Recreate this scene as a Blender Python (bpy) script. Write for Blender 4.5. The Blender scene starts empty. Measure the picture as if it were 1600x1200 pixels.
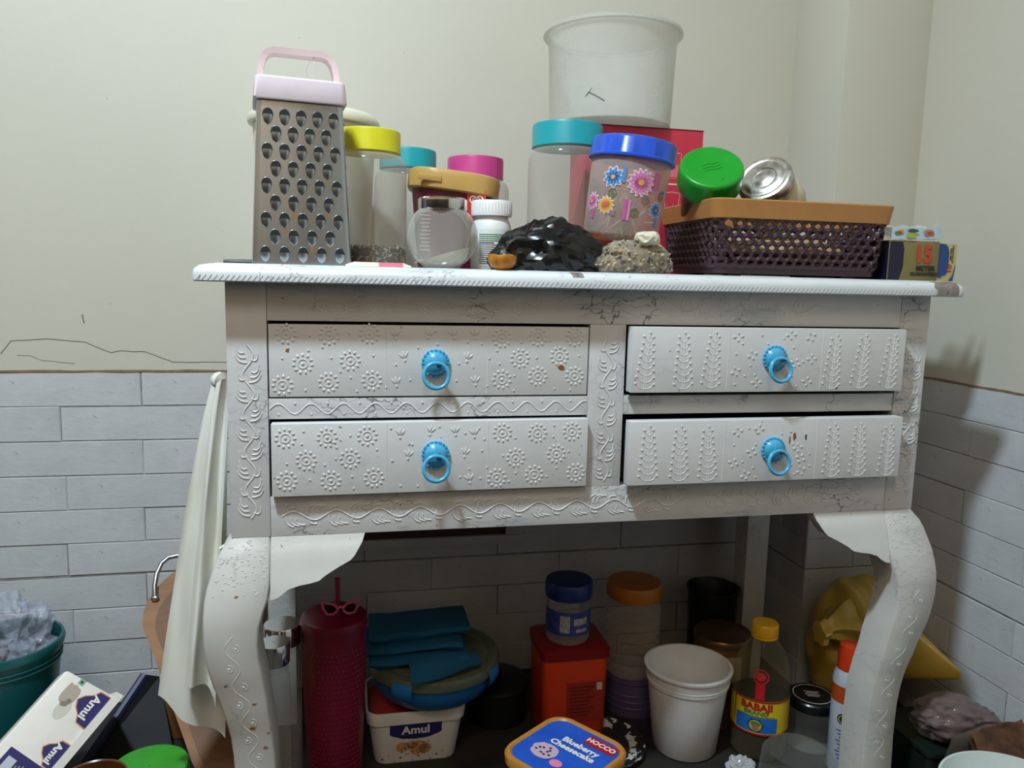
import bpy, bmesh, math, random
from math import sin, cos, pi, radians, sqrt, atan2
from mathutils import Vector, Matrix, noise

# ------------------------------------------------------------------ camera, light, exposure
scene = bpy.context.scene
COL = scene.collection
FL = -0.04            # floor height
TOP = 0.760           # table top height
YW = 0.490            # face of the tiles on the back wall
XP, YP = 1.000, 0.325  # masonry column in the corner: its side face and its front face
XR = 1.170            # face of the tiles on the right wall

yaw, pitch, roll = 0.2093, 0.1342, 0.0232
fw = Vector((sin(yaw) * cos(pitch), cos(yaw) * cos(pitch), -sin(pitch)))
rt = Vector((cos(yaw), -sin(yaw), 0))
up = rt.cross(fw)
r2 = cos(roll) * rt + sin(roll) * up
u2 = -sin(roll) * rt + cos(roll) * up
cam_d = bpy.data.cameras.new('camera')
cam = bpy.data.objects.new('camera', cam_d)
COL.objects.link(cam)
cam.matrix_world = Matrix(((r2.x, u2.x, -fw.x, 0.1413), (r2.y, u2.y, -fw.y, -0.9603),
                           (r2.z, u2.z, -fw.z, 0.7487), (0, 0, 0, 1)))
cam_d.sensor_width = 36
cam_d.lens = 1211.0 / 1600 * 36
cam_d.clip_start = 0.02
scene.camera = cam

world = bpy.data.worlds.new('world')
scene.world = world
world.use_nodes = True
world.node_tree.nodes['Background'].inputs[0].default_value = (1.0, 0.9, 0.78, 1)
world.node_tree.nodes['Background'].inputs[1].default_value = 0.02
scene.view_settings.view_transform = 'Standard'
scene.view_settings.look = 'None'
scene.view_settings.gamma = 1
scene.view_settings.use_curve_mapping = False
scene.view_settings.exposure = 0.0
scene.cycles.transparent_max_bounces = 32
scene.cycles.max_bounces = 8
scene.cycles.diffuse_bounces = 5
scene.cycles.sample_clamp_indirect = 6
scene.cycles.caustics_reflective = False
scene.cycles.caustics_refractive = False

LAMP = Vector((-0.28, -0.68, 2.25))
ld = bpy.data.lights.new('ceiling_lamp_light', 'AREA')
ld.shape = 'DISK'
ld.size = 0.17
ld.energy = 47
ld.color = (0.72, 0.90, 1.0)
lo = bpy.data.objects.new('ceiling_lamp_light', ld)
COL.objects.link(lo)
lo.location = LAMP

# added warm fill light, soft and high, lifts the shade on front faces
FILL_POS = Vector((-0.35, -1.85, 2.56))
l2 = bpy.data.lights.new('added_fill_light', 'AREA')
l2.shape = 'SQUARE'
l2.size = 0.8
l2.energy = 19
l2.color = (1.0, 0.93, 0.80)
lo2 = bpy.data.objects.new('added_fill_light', l2)
COL.objects.link(lo2)
lo2.location = FILL_POS

# ------------------------------------------------------------------ helpers
class MB:
    def __init__(s):
        s.v, s.f, s.m = [], [], []
    def add(s, vs, fs, mi=0):
        o = len(s.v)
        s.v += [tuple(p) for p in vs]
        for f in fs:
            s.f.append([i + o for i in f]); s.m.append(mi)
        return s
    def box(s, a, b, mi=0, bev=0.0, seg=2):
        bm = bmesh.new()
        bmesh.ops.create_cube(bm, size=1)
        c = [(a[i] + b[i]) / 2 for i in range(3)]; d = [abs(b[i] - a[i]) for i in range(3)]
        for v in bm.verts:
            v.co = Vector([c[i] + v.co[i] * d[i] for i in range(3)])
        if bev > 0:
            bmesh.ops.bevel(bm, geom=bm.edges[:], offset=bev, segments=seg, affect='EDGES', profile=0.6)
        s.bm(bm, mi)
        return s
    def bm(s, bm, mi=0):
        bm.verts.index_update()
        s.add([v.co[:] for v in bm.verts], [[v.index for v in f.verts] for f in bm.faces], mi)
        bm.free()
    def loft(s, rings, mi=0, cap0=True, cap1=True, closed=True):
        n = len(rings[0]); vs = [p for r in rings for p in r]; fs = []
        for k in range(len(rings) - 1):
            for i in range(n if closed else n - 1):
                j = (i + 1) % n
                fs.append([k * n + i, k * n + j, (k + 1) * n + j, (k + 1) * n + i])
        if cap0: fs.append(list(range(n))[::-1])
        if cap1: fs.append([(len(rings) - 1) * n + i for i in range(n)])
        s.add(vs, fs, mi)
        return s
    def lathe(s, prof, n=40, mi=0, c=(0, 0, 0), cap0=False, cap1=False):
        rings = [[(c[0] + r * cos(2 * pi * i / n), c[1] + r * sin(2 * pi * i / n), c[2] + z) for i in range(n)] for r, z in prof]
        return s.loft(rings, mi, cap0, cap1)
    def tube(s, path, r, n=6, mi=0, closed=False, cap=True):
        P = [Vector(p) for p in path]; rings = []; N = len(P)
        prev = None
        for i in range(N):
            if closed: t = P[(i + 1) % N] - P[i - 1]
            else: t = P[min(i + 1, N - 1)] - P[max(i - 1, 0)]
            if t.length < 1e-9: t = Vector((0, 0, 1))
            t.normalize()
            if prev is None:
                a = Vector((0, 0, 1)) if abs(t.z) < .9 else Vector((1, 0, 0))
                prev = t.cross(a).normalized()
            prev = (prev - t * prev.dot(t)).normalized()
            b = t.cross(prev)
            rr = r[i] if isinstance(r, (list, tuple)) else r
            rings.append([P[i] + (prev * cos(2 * pi * k / n) + b * sin(2 * pi * k / n)) * rr for k in range(n)])
        if closed: rings.append(rings[0])
        return s.loft(rings, mi, cap and not closed, cap and not closed)
    def ell(s, c, rad, nu=8, nv=5, mi=0):
        rings = []
        for k in range(1, nv):
            a = pi * k / nv - pi / 2
            rings.append([(c[0] + rad[0] * cos(a) * cos(2 * pi * i / nu), c[1] + rad[1] * cos(a) * sin(2 * pi * i / nu), c[2] + rad[2] * sin(a)) for i in range(nu)])
        return s.loft(rings, mi)
    def grid(s, fn, nu, nv, mi=0):
        vs = [fn(i / nu, j / nv) for j in range(nv + 1) for i in range(nu + 1)]
        fs = [[j * (nu + 1) + i, j * (nu + 1) + i + 1, (j + 1) * (nu + 1) + i + 1, (j + 1) * (nu + 1) + i] for j in range(nv) for i in range(nu)]
        return s.add(vs, fs, mi)
    def poly(s, pts, fn, mi=0):
        return s.add([fn(*p) for p in pts], [list(range(len(pts)))], mi)
    def xf(s, M):
        s.v = [tuple(M @ Vector(p)) for p in s.v]
        return s
    def mesh(s, name, mats, smooth=40):
        me = bpy.data.meshes.new(name)
        me.from_pydata(s.v, [], s.f)
        for m in (mats if isinstance(mats, (list, tuple)) else [mats]):
            me.materials.append(m)
        for p, mi in zip(me.polygons, s.m):
            p.material_index = mi
        bm = bmesh.new(); bm.from_mesh(me)
        bmesh.ops.recalc_face_normals(bm, faces=bm.faces); bm.to_mesh(me); bm.free()
        if smooth:
            me.polygons.foreach_set('use_smooth', [True] * len(me.polygons))
            me.set_sharp_from_angle(angle=radians(smooth))
        me.update()
        return me

def link(name, me, parent=None, world_space=False):
    o = bpy.data.objects.new(name, me)
    COL.objects.link(o)
    if parent is not None:
        o.parent = parent
        if world_space:
            o.matrix_parent_inverse = WM[parent.name].inverted()
    WM[o.name] = Matrix.Identity(4) if parent is None or world_space else WM[parent.name].copy()
    return o
WM = {}
def part(name, mb, mats, parent, ws=False, smooth=40):
    return link(name, mb.mesh(name, mats, smooth), parent, ws)
def struct(name, mb, mats, smooth=30):
    o = link(name, mb.mesh(name, mats, smooth)); o['kind'] = 'structure'
    return o
def tag(o, label, cat, group=None, kind=None):
    o['label'] = label; o['category'] = cat
    if group: o['group'] = group
    if kind: o['kind'] = kind
    return o
def thing(name, label, cat, loc=(0, 0, 0), rot=None, group=None):
    o = bpy.data.objects.new(name, None)
    COL.objects.link(o)
    o.empty_display_size = 0.02
    M = Matrix.Translation(loc)
    if rot is not None: M = M @ (rot.to_4x4() if isinstance(rot, Matrix) else Matrix.Rotation(rot, 4, 'Z'))
    o.matrix_world = M
    WM[o.name] = M
    return tag(o, label, cat, group)
def axis_rot(ax, spin=0.0):
    ax = Vector(ax).normalized()
    return (Vector((0, 0, 1)).rotation_difference(ax).to_matrix() @ Matrix.Rotation(spin, 3, 'Z'))
def bez(a, b, c, n=7):
    return [tuple((1 - t) ** 2 * a[i] + 2 * t * (1 - t) * b[i] + t * t * c[i] for i in range(len(a))) for t in [k / n for k in range(n + 1)]]

_txt = {}
def text_geo(body, size, bold=0.0):
    cu = bpy.data.curves.new('lettering', 'FONT')
    cu.body = body; cu.size = size; cu.align_x = 'CENTER'; cu.align_y = 'CENTER'; cu.resolution_u = 2; cu.offset = bold
    ob = bpy.data.objects.new('lettering', cu)
    me = bpy.data.meshes.new_from_object(ob)
    vs = [(v.co.x, v.co.y) for v in me.vertices]; fs = [list(p.vertices) for p in me.polygons]
    bpy.data.objects.remove(ob); bpy.data.meshes.remove(me); bpy.data.curves.remove(cu)
    return vs, fs
def put_text(mb, body, size, fn, c=(0, 0), rot=0.0, mi=0, bold=0.0, sx=1.0):
    vs, fs = text_geo(body, size, bold)
    cr, sr = cos(rot), sin(rot)
    mb.add([fn(c[0] + (x * sx * cr - y * sr), c[1] + (x * sx * sr + y * cr)) for x, y in vs], fs, mi)
def cyl(R, off=0.0006, a0=0.0, taper=None):
    def fn(s, t):
        r = R(t) if callable(R) else R
        a = a0 + s / r
        return ((r + off) * sin(a), -(r + off) * cos(a), t)
    return fn
def plane(o, ux, uy, off=0.0005):
    o, ux, uy = Vector(o), Vector(ux).normalized(), Vector(uy).normalized()
    n = ux.cross(uy)
    return lambda s, t: tuple(o + ux * s + uy * t + n * off)
def rect(mb, fn, c, w, h, mi=0, n=8, m=2, rot=0.0):
    cr, sr = cos(rot), sin(rot)
    def g(u, v):
        x, y = (u - .5) * w, (v - .5) * h
        return fn(c[0] + x * cr - y * sr, c[1] + x * sr + y * cr)
    mb.grid(g, n, m, mi)
def disc(mb, fn, c, rx, ry=None, mi=0, n=20, f=None):
    ry = ry or rx
    pts = []
    for k in range(n):
        a = 2 * pi * k / n; q = f(a) if f else 1
        pts.append((c[0] + rx * q * cos(a), c[1] + ry * q * sin(a)))
    vs = [fn(*c)] + [fn(*p) for p in pts]
    mb.add(vs, [[0, 1 + k, 1 + (k + 1) % n] for k in range(n)], mi)
def ribbon(mb, fn, pts, w, mi=0, closed=False):
    N = len(pts); vs = []
    for i in range(N):
        a = pts[i - 1] if (closed or i > 0) else pts[0]; b = pts[(i + 1) % N] if (closed or i < N - 1) else pts[-1]
        dx, dy = b[0] - a[0], b[1] - a[1]; L = sqrt(dx * dx + dy * dy) or 1
        nx, ny = -dy / L * w / 2, dx / L * w / 2
        vs += [fn(pts[i][0] + nx, pts[i][1] + ny), fn(pts[i][0] - nx, pts[i][1] - ny)]
    fs = [[2 * i, 2 * i + 1, (2 * i + 3) % (2 * N), (2 * i + 2) % (2 * N)] for i in range(N if closed else N - 1)]
    mb.add(vs, fs, mi)
def rrect(w, d, r, z=0.0, n=6, cx=0.0, cy=0.0):
    pts = []
    for (sx, sy, a0) in ((1, 1, 0), (-1, 1, 90), (-1, -1, 180), (1, -1, 270)):
        for k in range(n + 1):
            a = radians(a0 + 90 * k / n)
            pts.append((cx + sx * (w / 2 - r) + r * cos(a), cy + sy * (d / 2 - r) + r * sin(a), z))
    return pts
def blob(sub, rad, amp, freq, seed, flat=None, ridged=True, extra=None, jit=0.0, crumple=0.0, cf=1.0):
    jr = random.Random(seed)
    cd = [(Vector((jr.gauss(0, 1), jr.gauss(0, 1), jr.gauss(0, 1))).normalized(), cf * (.9 + .55 * i) * jr.uniform(.8, 1.2), jr.uniform(0, 1), 1 / (1 + .45 * i)) for i in range(8)]
    bm = bmesh.new()
    bmesh.ops.create_icosphere(bm, subdivisions=sub, radius=1)
    off = Vector((seed * 3.17, seed * 1.3, -seed * 2.1))
    for v in bm.verts:
        n = v.co.normalized()
        q = n * freq + off
        w = Vector((noise.noise(q * .6 + off), noise.noise(q * .6 - off), noise.noise(q * .6 + off * 2))) * .8
        if ridged:
            d = 1 - abs(noise.noise(q + w)) * 2.0 + .5 * (1 - abs(noise.noise((q + w) * 2.1)) * 2)
        else:
            d = noise.noise(q + w) + .4 * noise.noise(q * 2.3)
        k = 1 + amp * d + jr.uniform(-jit, jit)
        if crumple:
            for dv, ff, ph, aa in cd:
                w_ = ((n.dot(dv) + .12 * noise.noise(n * 1.7 + dv * 5)) * ff + ph) % 1.0
                k += crumple * aa * (2 * abs(2 * w_ - 1) - 1) * .5
        p = Vector((n.x * rad[0] * k, n.y * rad[1] * k, n.z * rad[2] * k))
        if extra: p = extra(p, n)
        if flat is not None and p.z < flat: p.z = flat + (p.z - flat) * .03
        v.co = p
    mb = MB(); mb.bm(bm)
    return mb

# ------------------------------------------------------------------ materials
def _new(name):
    m = bpy.data.materials.new(name); m.use_nodes = True
    nt = m.node_tree; return m, nt, nt.nodes, nt.links, nt.nodes['Principled BSDF']
def _tex(nt, kind, scale, stretch=(1, 1, 1), detail=4, rough=.6, off=(0, 0, 0)):
    tc = nt.nodes.new('ShaderNodeTexCoord'); mp = nt.nodes.new('ShaderNodeMapping')
    mp.inputs['Scale'].default_value = stretch; mp.inputs['Location'].default_value = off
    nt.links.new(tc.outputs['Object'], mp.inputs['Vector'])
    t = nt.nodes.new(kind); t.inputs['Scale'].default_value = scale
    if kind == 'ShaderNodeTexNoise':
        t.inputs['Detail'].default_value = detail; t.inputs['Roughness'].default_value = rough
    nt.links.new(mp.outputs[0], t.inputs['Vector'])
    return t
def _ramp(nt, src, a, b, lo=0.0, hi=1.0):
    r = nt.nodes.new('ShaderNodeMapRange'); r.clamp = True
    r.inputs['From Min'].default_value = a; r.inputs['From Max'].default_value = b
    r.inputs['To Min'].default_value = lo; r.inputs['To Max'].default_value = hi
    nt.links.new(src, r.inputs['Value']); return r.outputs[0]
def _mix(nt, fac, a, b):
    m = nt.nodes.new('ShaderNodeMix'); m.data_type = 'RGBA'
    for sock, v in ((m.inputs[0], fac), (m.inputs[6], a), (m.inputs[7], b)):
        if isinstance(v, (int, float)): sock.default_value = v
        elif isinstance(v, (tuple, list)): sock.default_value = (*v[:3], 1)
        else: nt.links.new(v, sock)
    return m.outputs[2]
def _mul(nt, a, b):
    m = nt.nodes.new('ShaderNodeMath'); m.operation = 'MULTIPLY'
    for s, v in ((m.inputs[0], a), (m.inputs[1], b)):
        if isinstance(v, (int, float)): s.default_value = v
        else: nt.links.new(v, s)
    return m.outputs[0]
def _bump(nt, src, strength, dist=0.001):
    b = nt.nodes.new('ShaderNodeBump'); b.inputs['Strength'].default_value = strength; b.inputs['Distance'].default_value = dist
    nt.links.new(src, b.inputs['Height']); nt.links.new(b.outputs[0], nt.nodes['Principled BSDF'].inputs['Normal'])
def srgb(r, g, b):
    f = lambda c: (c / 255 / 12.92) if c / 255 <= .04045 else ((c / 255 + .055) / 1.055) ** 2.4
    return (f(r), f(g), f(b))
def mat(name, col, rough=.5, metal=0.0, var=None, vscale=30, vamt=.5, bump=0, bscale=120, stretch=(1, 1, 1), spec=.5, coat=0.0, sss=0.0, emit=0.0):
    m, nt, N, L, P = _new(name)
    P.inputs['Roughness'].default_value = rough; P.inputs['Metallic'].default_value = metal
    P.inputs['Specular IOR Level'].default_value = spec
    P.inputs['Coat Weight'].default_value = coat
    var = var or tuple(c * .82 for c in col)
    t = _tex(nt, 'ShaderNodeTexNoise', vscale, stretch)
    f = _ramp(nt, t.outputs['Fac'], .4, .75, 0, vamt)
    L.new(_mix(nt, f, col, var), P.inputs['Base Color'])
    if bump:
        t2 = _tex(nt, 'ShaderNodeTexNoise', bscale, stretch)
        _bump(nt, t2.outputs['Fac'], bump)
    if emit:
        P.inputs['Emission Color'].default_value = (*col, 1); P.inputs['Emission Strength'].default_value = emit
    return m
def clear(name, col=(.9, .9, .9), alpha=.16, rough=.12, tint=(.96, .96, .96), edge=.55, spec=.5, bump=0):
    m, nt, N, L, P = _new(name)
    t = _tex(nt, 'ShaderNodeTexNoise', 60)
    P.inputs['Roughness'].default_value = rough
    P.inputs['Specular IOR Level'].default_value = spec
    L.new(_mix(nt, _ramp(nt, t.outputs['Fac'], .4, .7, 0, .4), col, tuple(c * .8 for c in col)), P.inputs['Base Color'])
    tr = N.new('ShaderNodeBsdfTransparent'); tr.inputs[0].default_value = (*tint, 1)
    lw = N.new('ShaderNodeLayerWeight'); lw.inputs[0].default_value = .35
    pw = N.new('ShaderNodeMath'); pw.operation = 'POWER'; pw.inputs[1].default_value = 2.0
    L.new(lw.outputs['Facing'], pw.inputs[0])
    fac = _ramp(nt, pw.outputs[0], 0, 1, alpha, min(1, alpha + edge))
    mx = N.new('ShaderNodeMixShader')
    L.new(fac, mx.inputs[0]); L.new(tr.outputs[0], mx.inputs[1]); L.new(P.outputs[0], mx.inputs[2])
    L.new(mx.outputs[0], N['Material Output'].inputs['Surface'])
    if bump: _bump(nt, _tex(nt, 'ShaderNodeTexNoise', 90).outputs['Fac'], bump)
    return m
def paint_mat(name, base, blue, crack=.5, dirt=.5, stretch=(6, 6, 60), seed=0):
    # old brushed white paint: bluish undercoat showing through, hairline cracks, rust specks
    m, nt, N, L, P = _new(name)
    P.inputs['Roughness'].default_value = .42
    P.inputs['Specular IOR Level'].default_value = .45
    t1 = _tex(nt, 'ShaderNodeTexNoise', 1, stretch, 6, .65, (seed, 0, 0))
    big = _tex(nt, 'ShaderNodeTexNoise', 9, (1, 1, 1), 3, .5, (seed, 3, 0))
    f1 = _mul(nt, _ramp(nt, t1.outputs['Fac'], .5, .72), _ramp(nt, big.outputs['Fac'], .45, .65))
    c = _mix(nt, _mul(nt, f1, dirt), base, blue)
    t0 = _tex(nt, 'ShaderNodeTexNoise', 25, (1, 1, 1), 5, .6, (seed, 1, 4))
    c = _mix(nt, _ramp(nt, t0.outputs['Fac'], .42, .75, 0, .3), c, tuple(x * .82 for x in base))
    # cracks
    wn = _tex(nt, 'ShaderNodeTexNoise', 40, (1, 1, 1), 4, .6, (seed, 0, 9))
    vo = N.new('ShaderNodeTexVoronoi'); vo.feature = 'DISTANCE_TO_EDGE'; vo.inputs['Scale'].default_value = 1
    mp = N.new('ShaderNodeMapping'); mp.inputs['Scale'].default_value = (22, 22, 70)
    ad = N.new('ShaderNodeVectorMath'); ad.operation = 'ADD'
    sc = N.new('ShaderNodeVectorMath'); sc.operation = 'SCALE'; sc.inputs['Scale'].default_value = .03
    tc = N.new('ShaderNodeTexCoord')
    L.new(wn.outputs['Color'], sc.inputs[0]); L.new(tc.outputs['Object'], ad.inputs[0]); L.new(sc.outputs[0], ad.inputs[1])
    L.new(ad.outputs[0], mp.inputs['Vector']); L.new(mp.outputs[0], vo.inputs['Vector'])
    mask = _ramp(nt, big.outputs['Fac'], .5, .6)
    ck = _mul(nt, _mul(nt, _ramp(nt, vo.outputs['Distance'], .0, .035, 1, 0), mask), crack)
    c = _mix(nt, ck, c, (.05, .055, .07))
    sp = _tex(nt, 'ShaderNodeTexNoise', 130, (1, 1, 1), 2, .5, (seed, 7, 2))
    c = _mix(nt, _ramp(nt, sp.outputs['Fac'], .73, .77, 0, .8), c, (.16, .09, .04))
    L.new(c, P.inputs['Base Color'])
    _bump(nt, t1.outputs['Fac'], .35, .0008)
    return m

WHITE = srgb(214, 214, 216)
M = {}
M['paint'] = paint_mat('old_white_paint', srgb(208, 208, 210), srgb(128, 150, 175), .55, .7)
M['paint_rail'] = paint_mat('cracked_white_paint', srgb(205, 205, 207), srgb(96, 124, 155), .9, 1.0, (5, 5, 80), 4)
M['paint_top'] = paint_mat('worn_white_paint', srgb(214, 218, 222), srgb(120, 140, 165), .5, .6, (8, 60, 60), 2)
M['paint_leg'] = paint_mat('leg_white_paint', srgb(206, 205, 202), srgb(160, 160, 165), .25, .5, (8, 8, 20), 7)
M['paint_drawer'] = paint_mat('drawer_white_paint', srgb(212, 213, 215), srgb(178, 184, 196), .12, .35, (6, 6, 20), 11)
M['relief'] = mat('relief_paint', srgb(216, 216, 218), .4, var=srgb(196, 198, 202), vamt=.4)
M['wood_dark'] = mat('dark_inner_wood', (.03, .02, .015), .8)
M['bare_wood'] = mat('bare_chipped_wood', srgb(140, 82, 45), .8)
M['ink_stain'] = mat('dark_ink_stain', srgb(35, 28, 60), .6)
M['knob_blue'] = mat('sky_blue_enamel', srgb(72, 172, 214), .28, var=srgb(45, 130, 180), vamt=.4, vscale=90, coat=.4)
M['black_wire'] = mat('black_wire', (.01, .01, .012), .4)

# painted plaster
def plaster():
    m, nt, N, L, P = _new('cream_plaster')
    P.inputs['Roughness'].default_value = .62
    a = _tex(nt, 'ShaderNodeTexNoise', 2.2, (1, 1, 1), 4)
    b = _tex(nt, 'ShaderNodeTexNoise', 90, (1, 1, 1), 2)
    s = _tex(nt, 'ShaderNodeTexNoise', 26, (1, 1, 1), 6, .7, (4, 4, 4))
    c = _mix(nt, _ramp(nt, a.outputs['Fac'], .35, .7, 0, .6), srgb(203, 200, 188), srgb(195, 192, 180))
    c = _mix(nt, _ramp(nt, b.outputs['Fac'], .77, .79, 0, .4), c, srgb(120, 112, 100))
    L.new(c, P.inputs['Base Color'])
    _bump(nt, s.outputs['Fac'], .25, .002)
    return m
M['plaster'] = plaster()
def brick_mat():
    m, nt, N, L, P = _new('painted_brick_tile')
    P.inputs['Roughness'].default_value = .5
    a = _tex(nt, 'ShaderNodeTexNoise', 12, (1, 1, 1), 5)
    b = _tex(nt, 'ShaderNodeTexNoise', 75, (1, 1, 1.4), 4, .6)
    oi = N.new('ShaderNodeObjectInfo')
    c = _mix(nt, _ramp(nt, a.outputs['Fac'], .35, .7), srgb(206, 208, 212), srgb(190, 193, 199))
    c = _mix(nt, _ramp(nt, oi.outputs['Random'], 0, 1, 0, .25), c, srgb(180, 182, 187))
    c = _mix(nt, _ramp(nt, b.outputs['Fac'], .68, .74, 0, .6), c, srgb(120, 120, 124))
    L.new(c, P.inputs['Base Color'])
    _bump(nt, b.outputs['Fac'], .35, .0015)
    return m
M['brick'] = brick_mat()
M['grout'] = mat('dark_grout', srgb(150, 149, 152), .9, var=srgb(92, 90, 90), vscale=40, vamt=.8, bump=.4)
M['dirt_line'] = mat('brown_grime', srgb(128, 104, 80), .9, var=srgb(90, 66, 46), vscale=60, vamt=.9, bump=.6)
M['crack'] = mat('crack_brown', srgb(108, 96, 80), .9)  # brown tone for the crack lines in the plaster
M['floor'] = mat('dark_floor_stone', srgb(40, 36, 34), .6, var=srgb(24, 22, 21), vscale=14, vamt=.9)
M['ceil'] = mat('ceiling_paint', srgb(222, 218, 206), .7)
M['far_wall'] = mat('warm_cream_wall', srgb(206, 178, 146), .7)
M['absorber'] = mat('dark_brown_absorber', srgb(62, 48, 38), .6)  # for the added low wall panels, dark to cut bounce under the table
M['steel'] = mat('brushed_steel', (.47, .51, .56), .30, 1.0, var=(.32, .35, .39), vscale=40, vamt=.5, stretch=(1, 1, .1))
M['chrome'] = mat('chrome', (.8, .8, .8), .12, 1.0)
M['rusty'] = mat('stained_metal_lid', (.72, .70, .68), .3, .9, var=srgb(120, 95, 75), vscale=80, vamt=.8)
M['black_hole'] = mat('black_opening', (.008, .008, .008), .8)
M['rust'] = mat('rust_stain', srgb(150, 95, 45), .7)
# ------------------------------------------------------------------ room shell
ROOM_L, ROOM_F, CEIL = -1.55, -2.3, 2.62
PL = 0.003   # the plaster lies this far behind the tile faces
ZB, ZR = 0.574, 0.588      # top of the tiles on the back wall / right wall
b = MB(); b.box((ROOM_L - .1, ROOM_F - .1, FL - .1), (XR + .2, YW + .15, FL)); struct('floor', b, M['floor'])
b = MB(); b.box((ROOM_L - .1, ROOM_F - .1, CEIL), (XR + .2, YW + .15, CEIL + .1)); struct('ceiling', b, M['ceil'])
b = MB(); b.box((ROOM_L - .1, YW + PL, FL), (XP + .05, YW + .15, CEIL)); wall_back = struct('wall_back', b, M['plaster'])
b = MB(); b.box((XR + PL, ROOM_F, FL), (XR + .2, YW + .15, CEIL)); wall_right = struct('wall_right', b, M['plaster'])
b = MB(); b.box((ROOM_L - .1, ROOM_F, FL), (ROOM_L, YW + PL, CEIL)); struct('wall_left', b, M['far_wall'])
b = MB(); b.box((ROOM_L - .1, ROOM_F - .1, FL), (XR + .2, ROOM_F, CEIL)); struct('wall_front', b, M['far_wall'])
b = MB(); b.box((ROOM_L, ROOM_F + .0005, FL + .0005), (XR, ROOM_F + .02, .95)); struct('absorber_front', b, M['absorber'])  # unseen panel added to keep the space under the table dark
b = MB(); b.box((ROOM_L + .0005, ROOM_F + .021, FL + .0005), (ROOM_L + .02, YW, .95)); struct('absorber_left', b, M['absorber'])  # same along the left wall, added to absorb low bounce light
b = MB(); b.box((XP + PL, YP + PL, FL), (XR + PL + .01, YW + .02, CEIL), bev=.004); wall_col = struct('wall_column', b, M['plaster'])

_bk = {}
def brick_mesh(L, H, var):
    key = (round(L, 3), round(H, 3), var)
    if key not in _bk:
        rng = random.Random(hash(key) % 9999)
        bm = bmesh.new(); bmesh.ops.create_cube(bm, size=1)
        for v in bm.verts:
            v.co = Vector((v.co.x * L + rng.uniform(-.0006, .0006), v.co.y * .009, v.co.z * H + rng.uniform(-.0005, .0005)))
        ed = [e for e in bm.edges if all(v.co.y < 0 for v in e.verts)]
        bmesh.ops.bevel(bm, geom=ed, offset=.0013, segments=2, affect='EDGES')
        mb = MB(); mb.bm(bm); _bk[key] = mb.mesh('brick', M['brick'], 60)
    return _bk[key]
rnd = random.Random(5)
CH, BL = 0.0615, 0.258
def tile_face(parent, x0, x1, ztop, phase, place, rows=11, chn=CH):
    z1 = ztop
    for c in range(rows):
        h = chn if z1 - chn > FL else z1 - FL
        if h < .01: break
        j = phase[c % 2] + rnd.uniform(-.003, .003)
        xs = [x0]
        k = math.ceil((x0 - j) / BL + 1e-6)
        while j + k * BL < x1 - .012:
            if j + k * BL > x0 + .012: xs.append(j + k * BL)
            k += 1
        xs.append(x1)
        gap = .0008
        low = .0030 if c == 5 else gap * .7
        for a, bb in zip(xs[:-1], xs[1:]):
            L_, H_ = bb - a - gap, h - low
            o = link('brick', brick_mesh(L_, H_, rnd.randint(0, 2)), parent, True)
            loc, rz = place((a + bb) / 2, z1 - H_ / 2)
            # parents stand at the world origin
            o.location = (loc[0], loc[1], loc[2] + rnd.uniform(-.0003, .0003)); o.rotation_euler = (0, 0, rz)
        z1 -= h
IN = .0045
tile_face(wall_back, -1.20, XP, ZB, (-.216, -.345), lambda x, z: ((x, YW + IN + rnd.uniform(-.0006, .0006), z), 0))
tile_face(wall_col, XP, XR, ZB, (XP + .5, XP + .62), lambda x, z: ((x, YP + IN, z), 0))
tile_face(wall_col, YP + .009, YW, ZB, (YP + .6, YP + .65), lambda y, z: ((XP + IN, y, z), -pi / 2))
tile_face(wall_right, -1.0, YP, ZR, (.013, .142), lambda y, z: ((XR + IN + rnd.uniform(-.0006, .0006), y, z), -pi / 2), chn=.0597)
# grout bed behind the tiles, and the grimy ledge along their top edge
b = MB(); b.box((-1.20, YW + .0014, FL), (XP, YW + .004, ZB - .001)); part('grout_bed', b, M['grout'], wall_back)
b = MB(); b.box((XR + .0014, -1.0, FL), (XR + .004, YP, ZR - .001)); part('grout_bed', b, M['grout'], wall_right)
b = MB(); b.box((XP + .0014, YP + .0014, FL), (XR, YW, ZB - .001)); part('grout_bed', b, M['grout'], wall_col)
def ledge(name, p0, p1, axis, z):
    mb = MB(); n = 60; rings = []
    for k in range(n + 1):
        t = k / n; x = p0 + (p1 - p0) * t
        h = .004 + .002 * noise.noise(Vector((x * 20, 0, z * 9)))
        d = .0035 + .0015 * noise.noise(Vector((x * 31, 5, 0)))
        sec = [(PL + .001, 0), (PL - d, 0), (PL - d * .8, h * .6), (PL + .001, h)]
        rings.append([((x, YW + s[0], z + s[1]) if axis == 'x' else (XR + s[0], x, z + s[1])) for s in sec])
    mb.loft(rings); o = struct(name, mb, M['dirt_line']); return o
ledge('trim_1', -1.2, XP, 'x', ZB - .001)
ledge('trim_2', -1.0, YP, 'y', ZR - .001)
# hairline crack and flaking edge in the plaster left of the table
def crack(pts, r=.0006):
    mb = MB(); P = []
    for (a, c) in zip(pts[:-1], pts[1:]):
        for k in range(6):
            t = k / 6; x = a[0] + (c[0] - a[0]) * t; z = a[1] + (c[1] - a[1]) * t
            P.append((x, YW + PL - .0001, z + .0012 * noise.noise(Vector((x * 70, z * 70, 1)))))
    mb.tube(P, r, 5); part('crack', mb, M['crack'], wall_back)
crack([(-.434, .604), (-.418, .626), (-.364, .630), (-.302, .625), (-.262, .606), (-.247, .610), (-.208, .608), (-.162, .591), (-.12, .590), (-.076, .590), (-.03, .590)])
crack([(-.41, .602), (-.39, .601), (-.37, .593), (-.31, .586)], .0004)
crack([(-.305, .672), (-.304, .664), (-.302, .656)], .0009)
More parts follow.
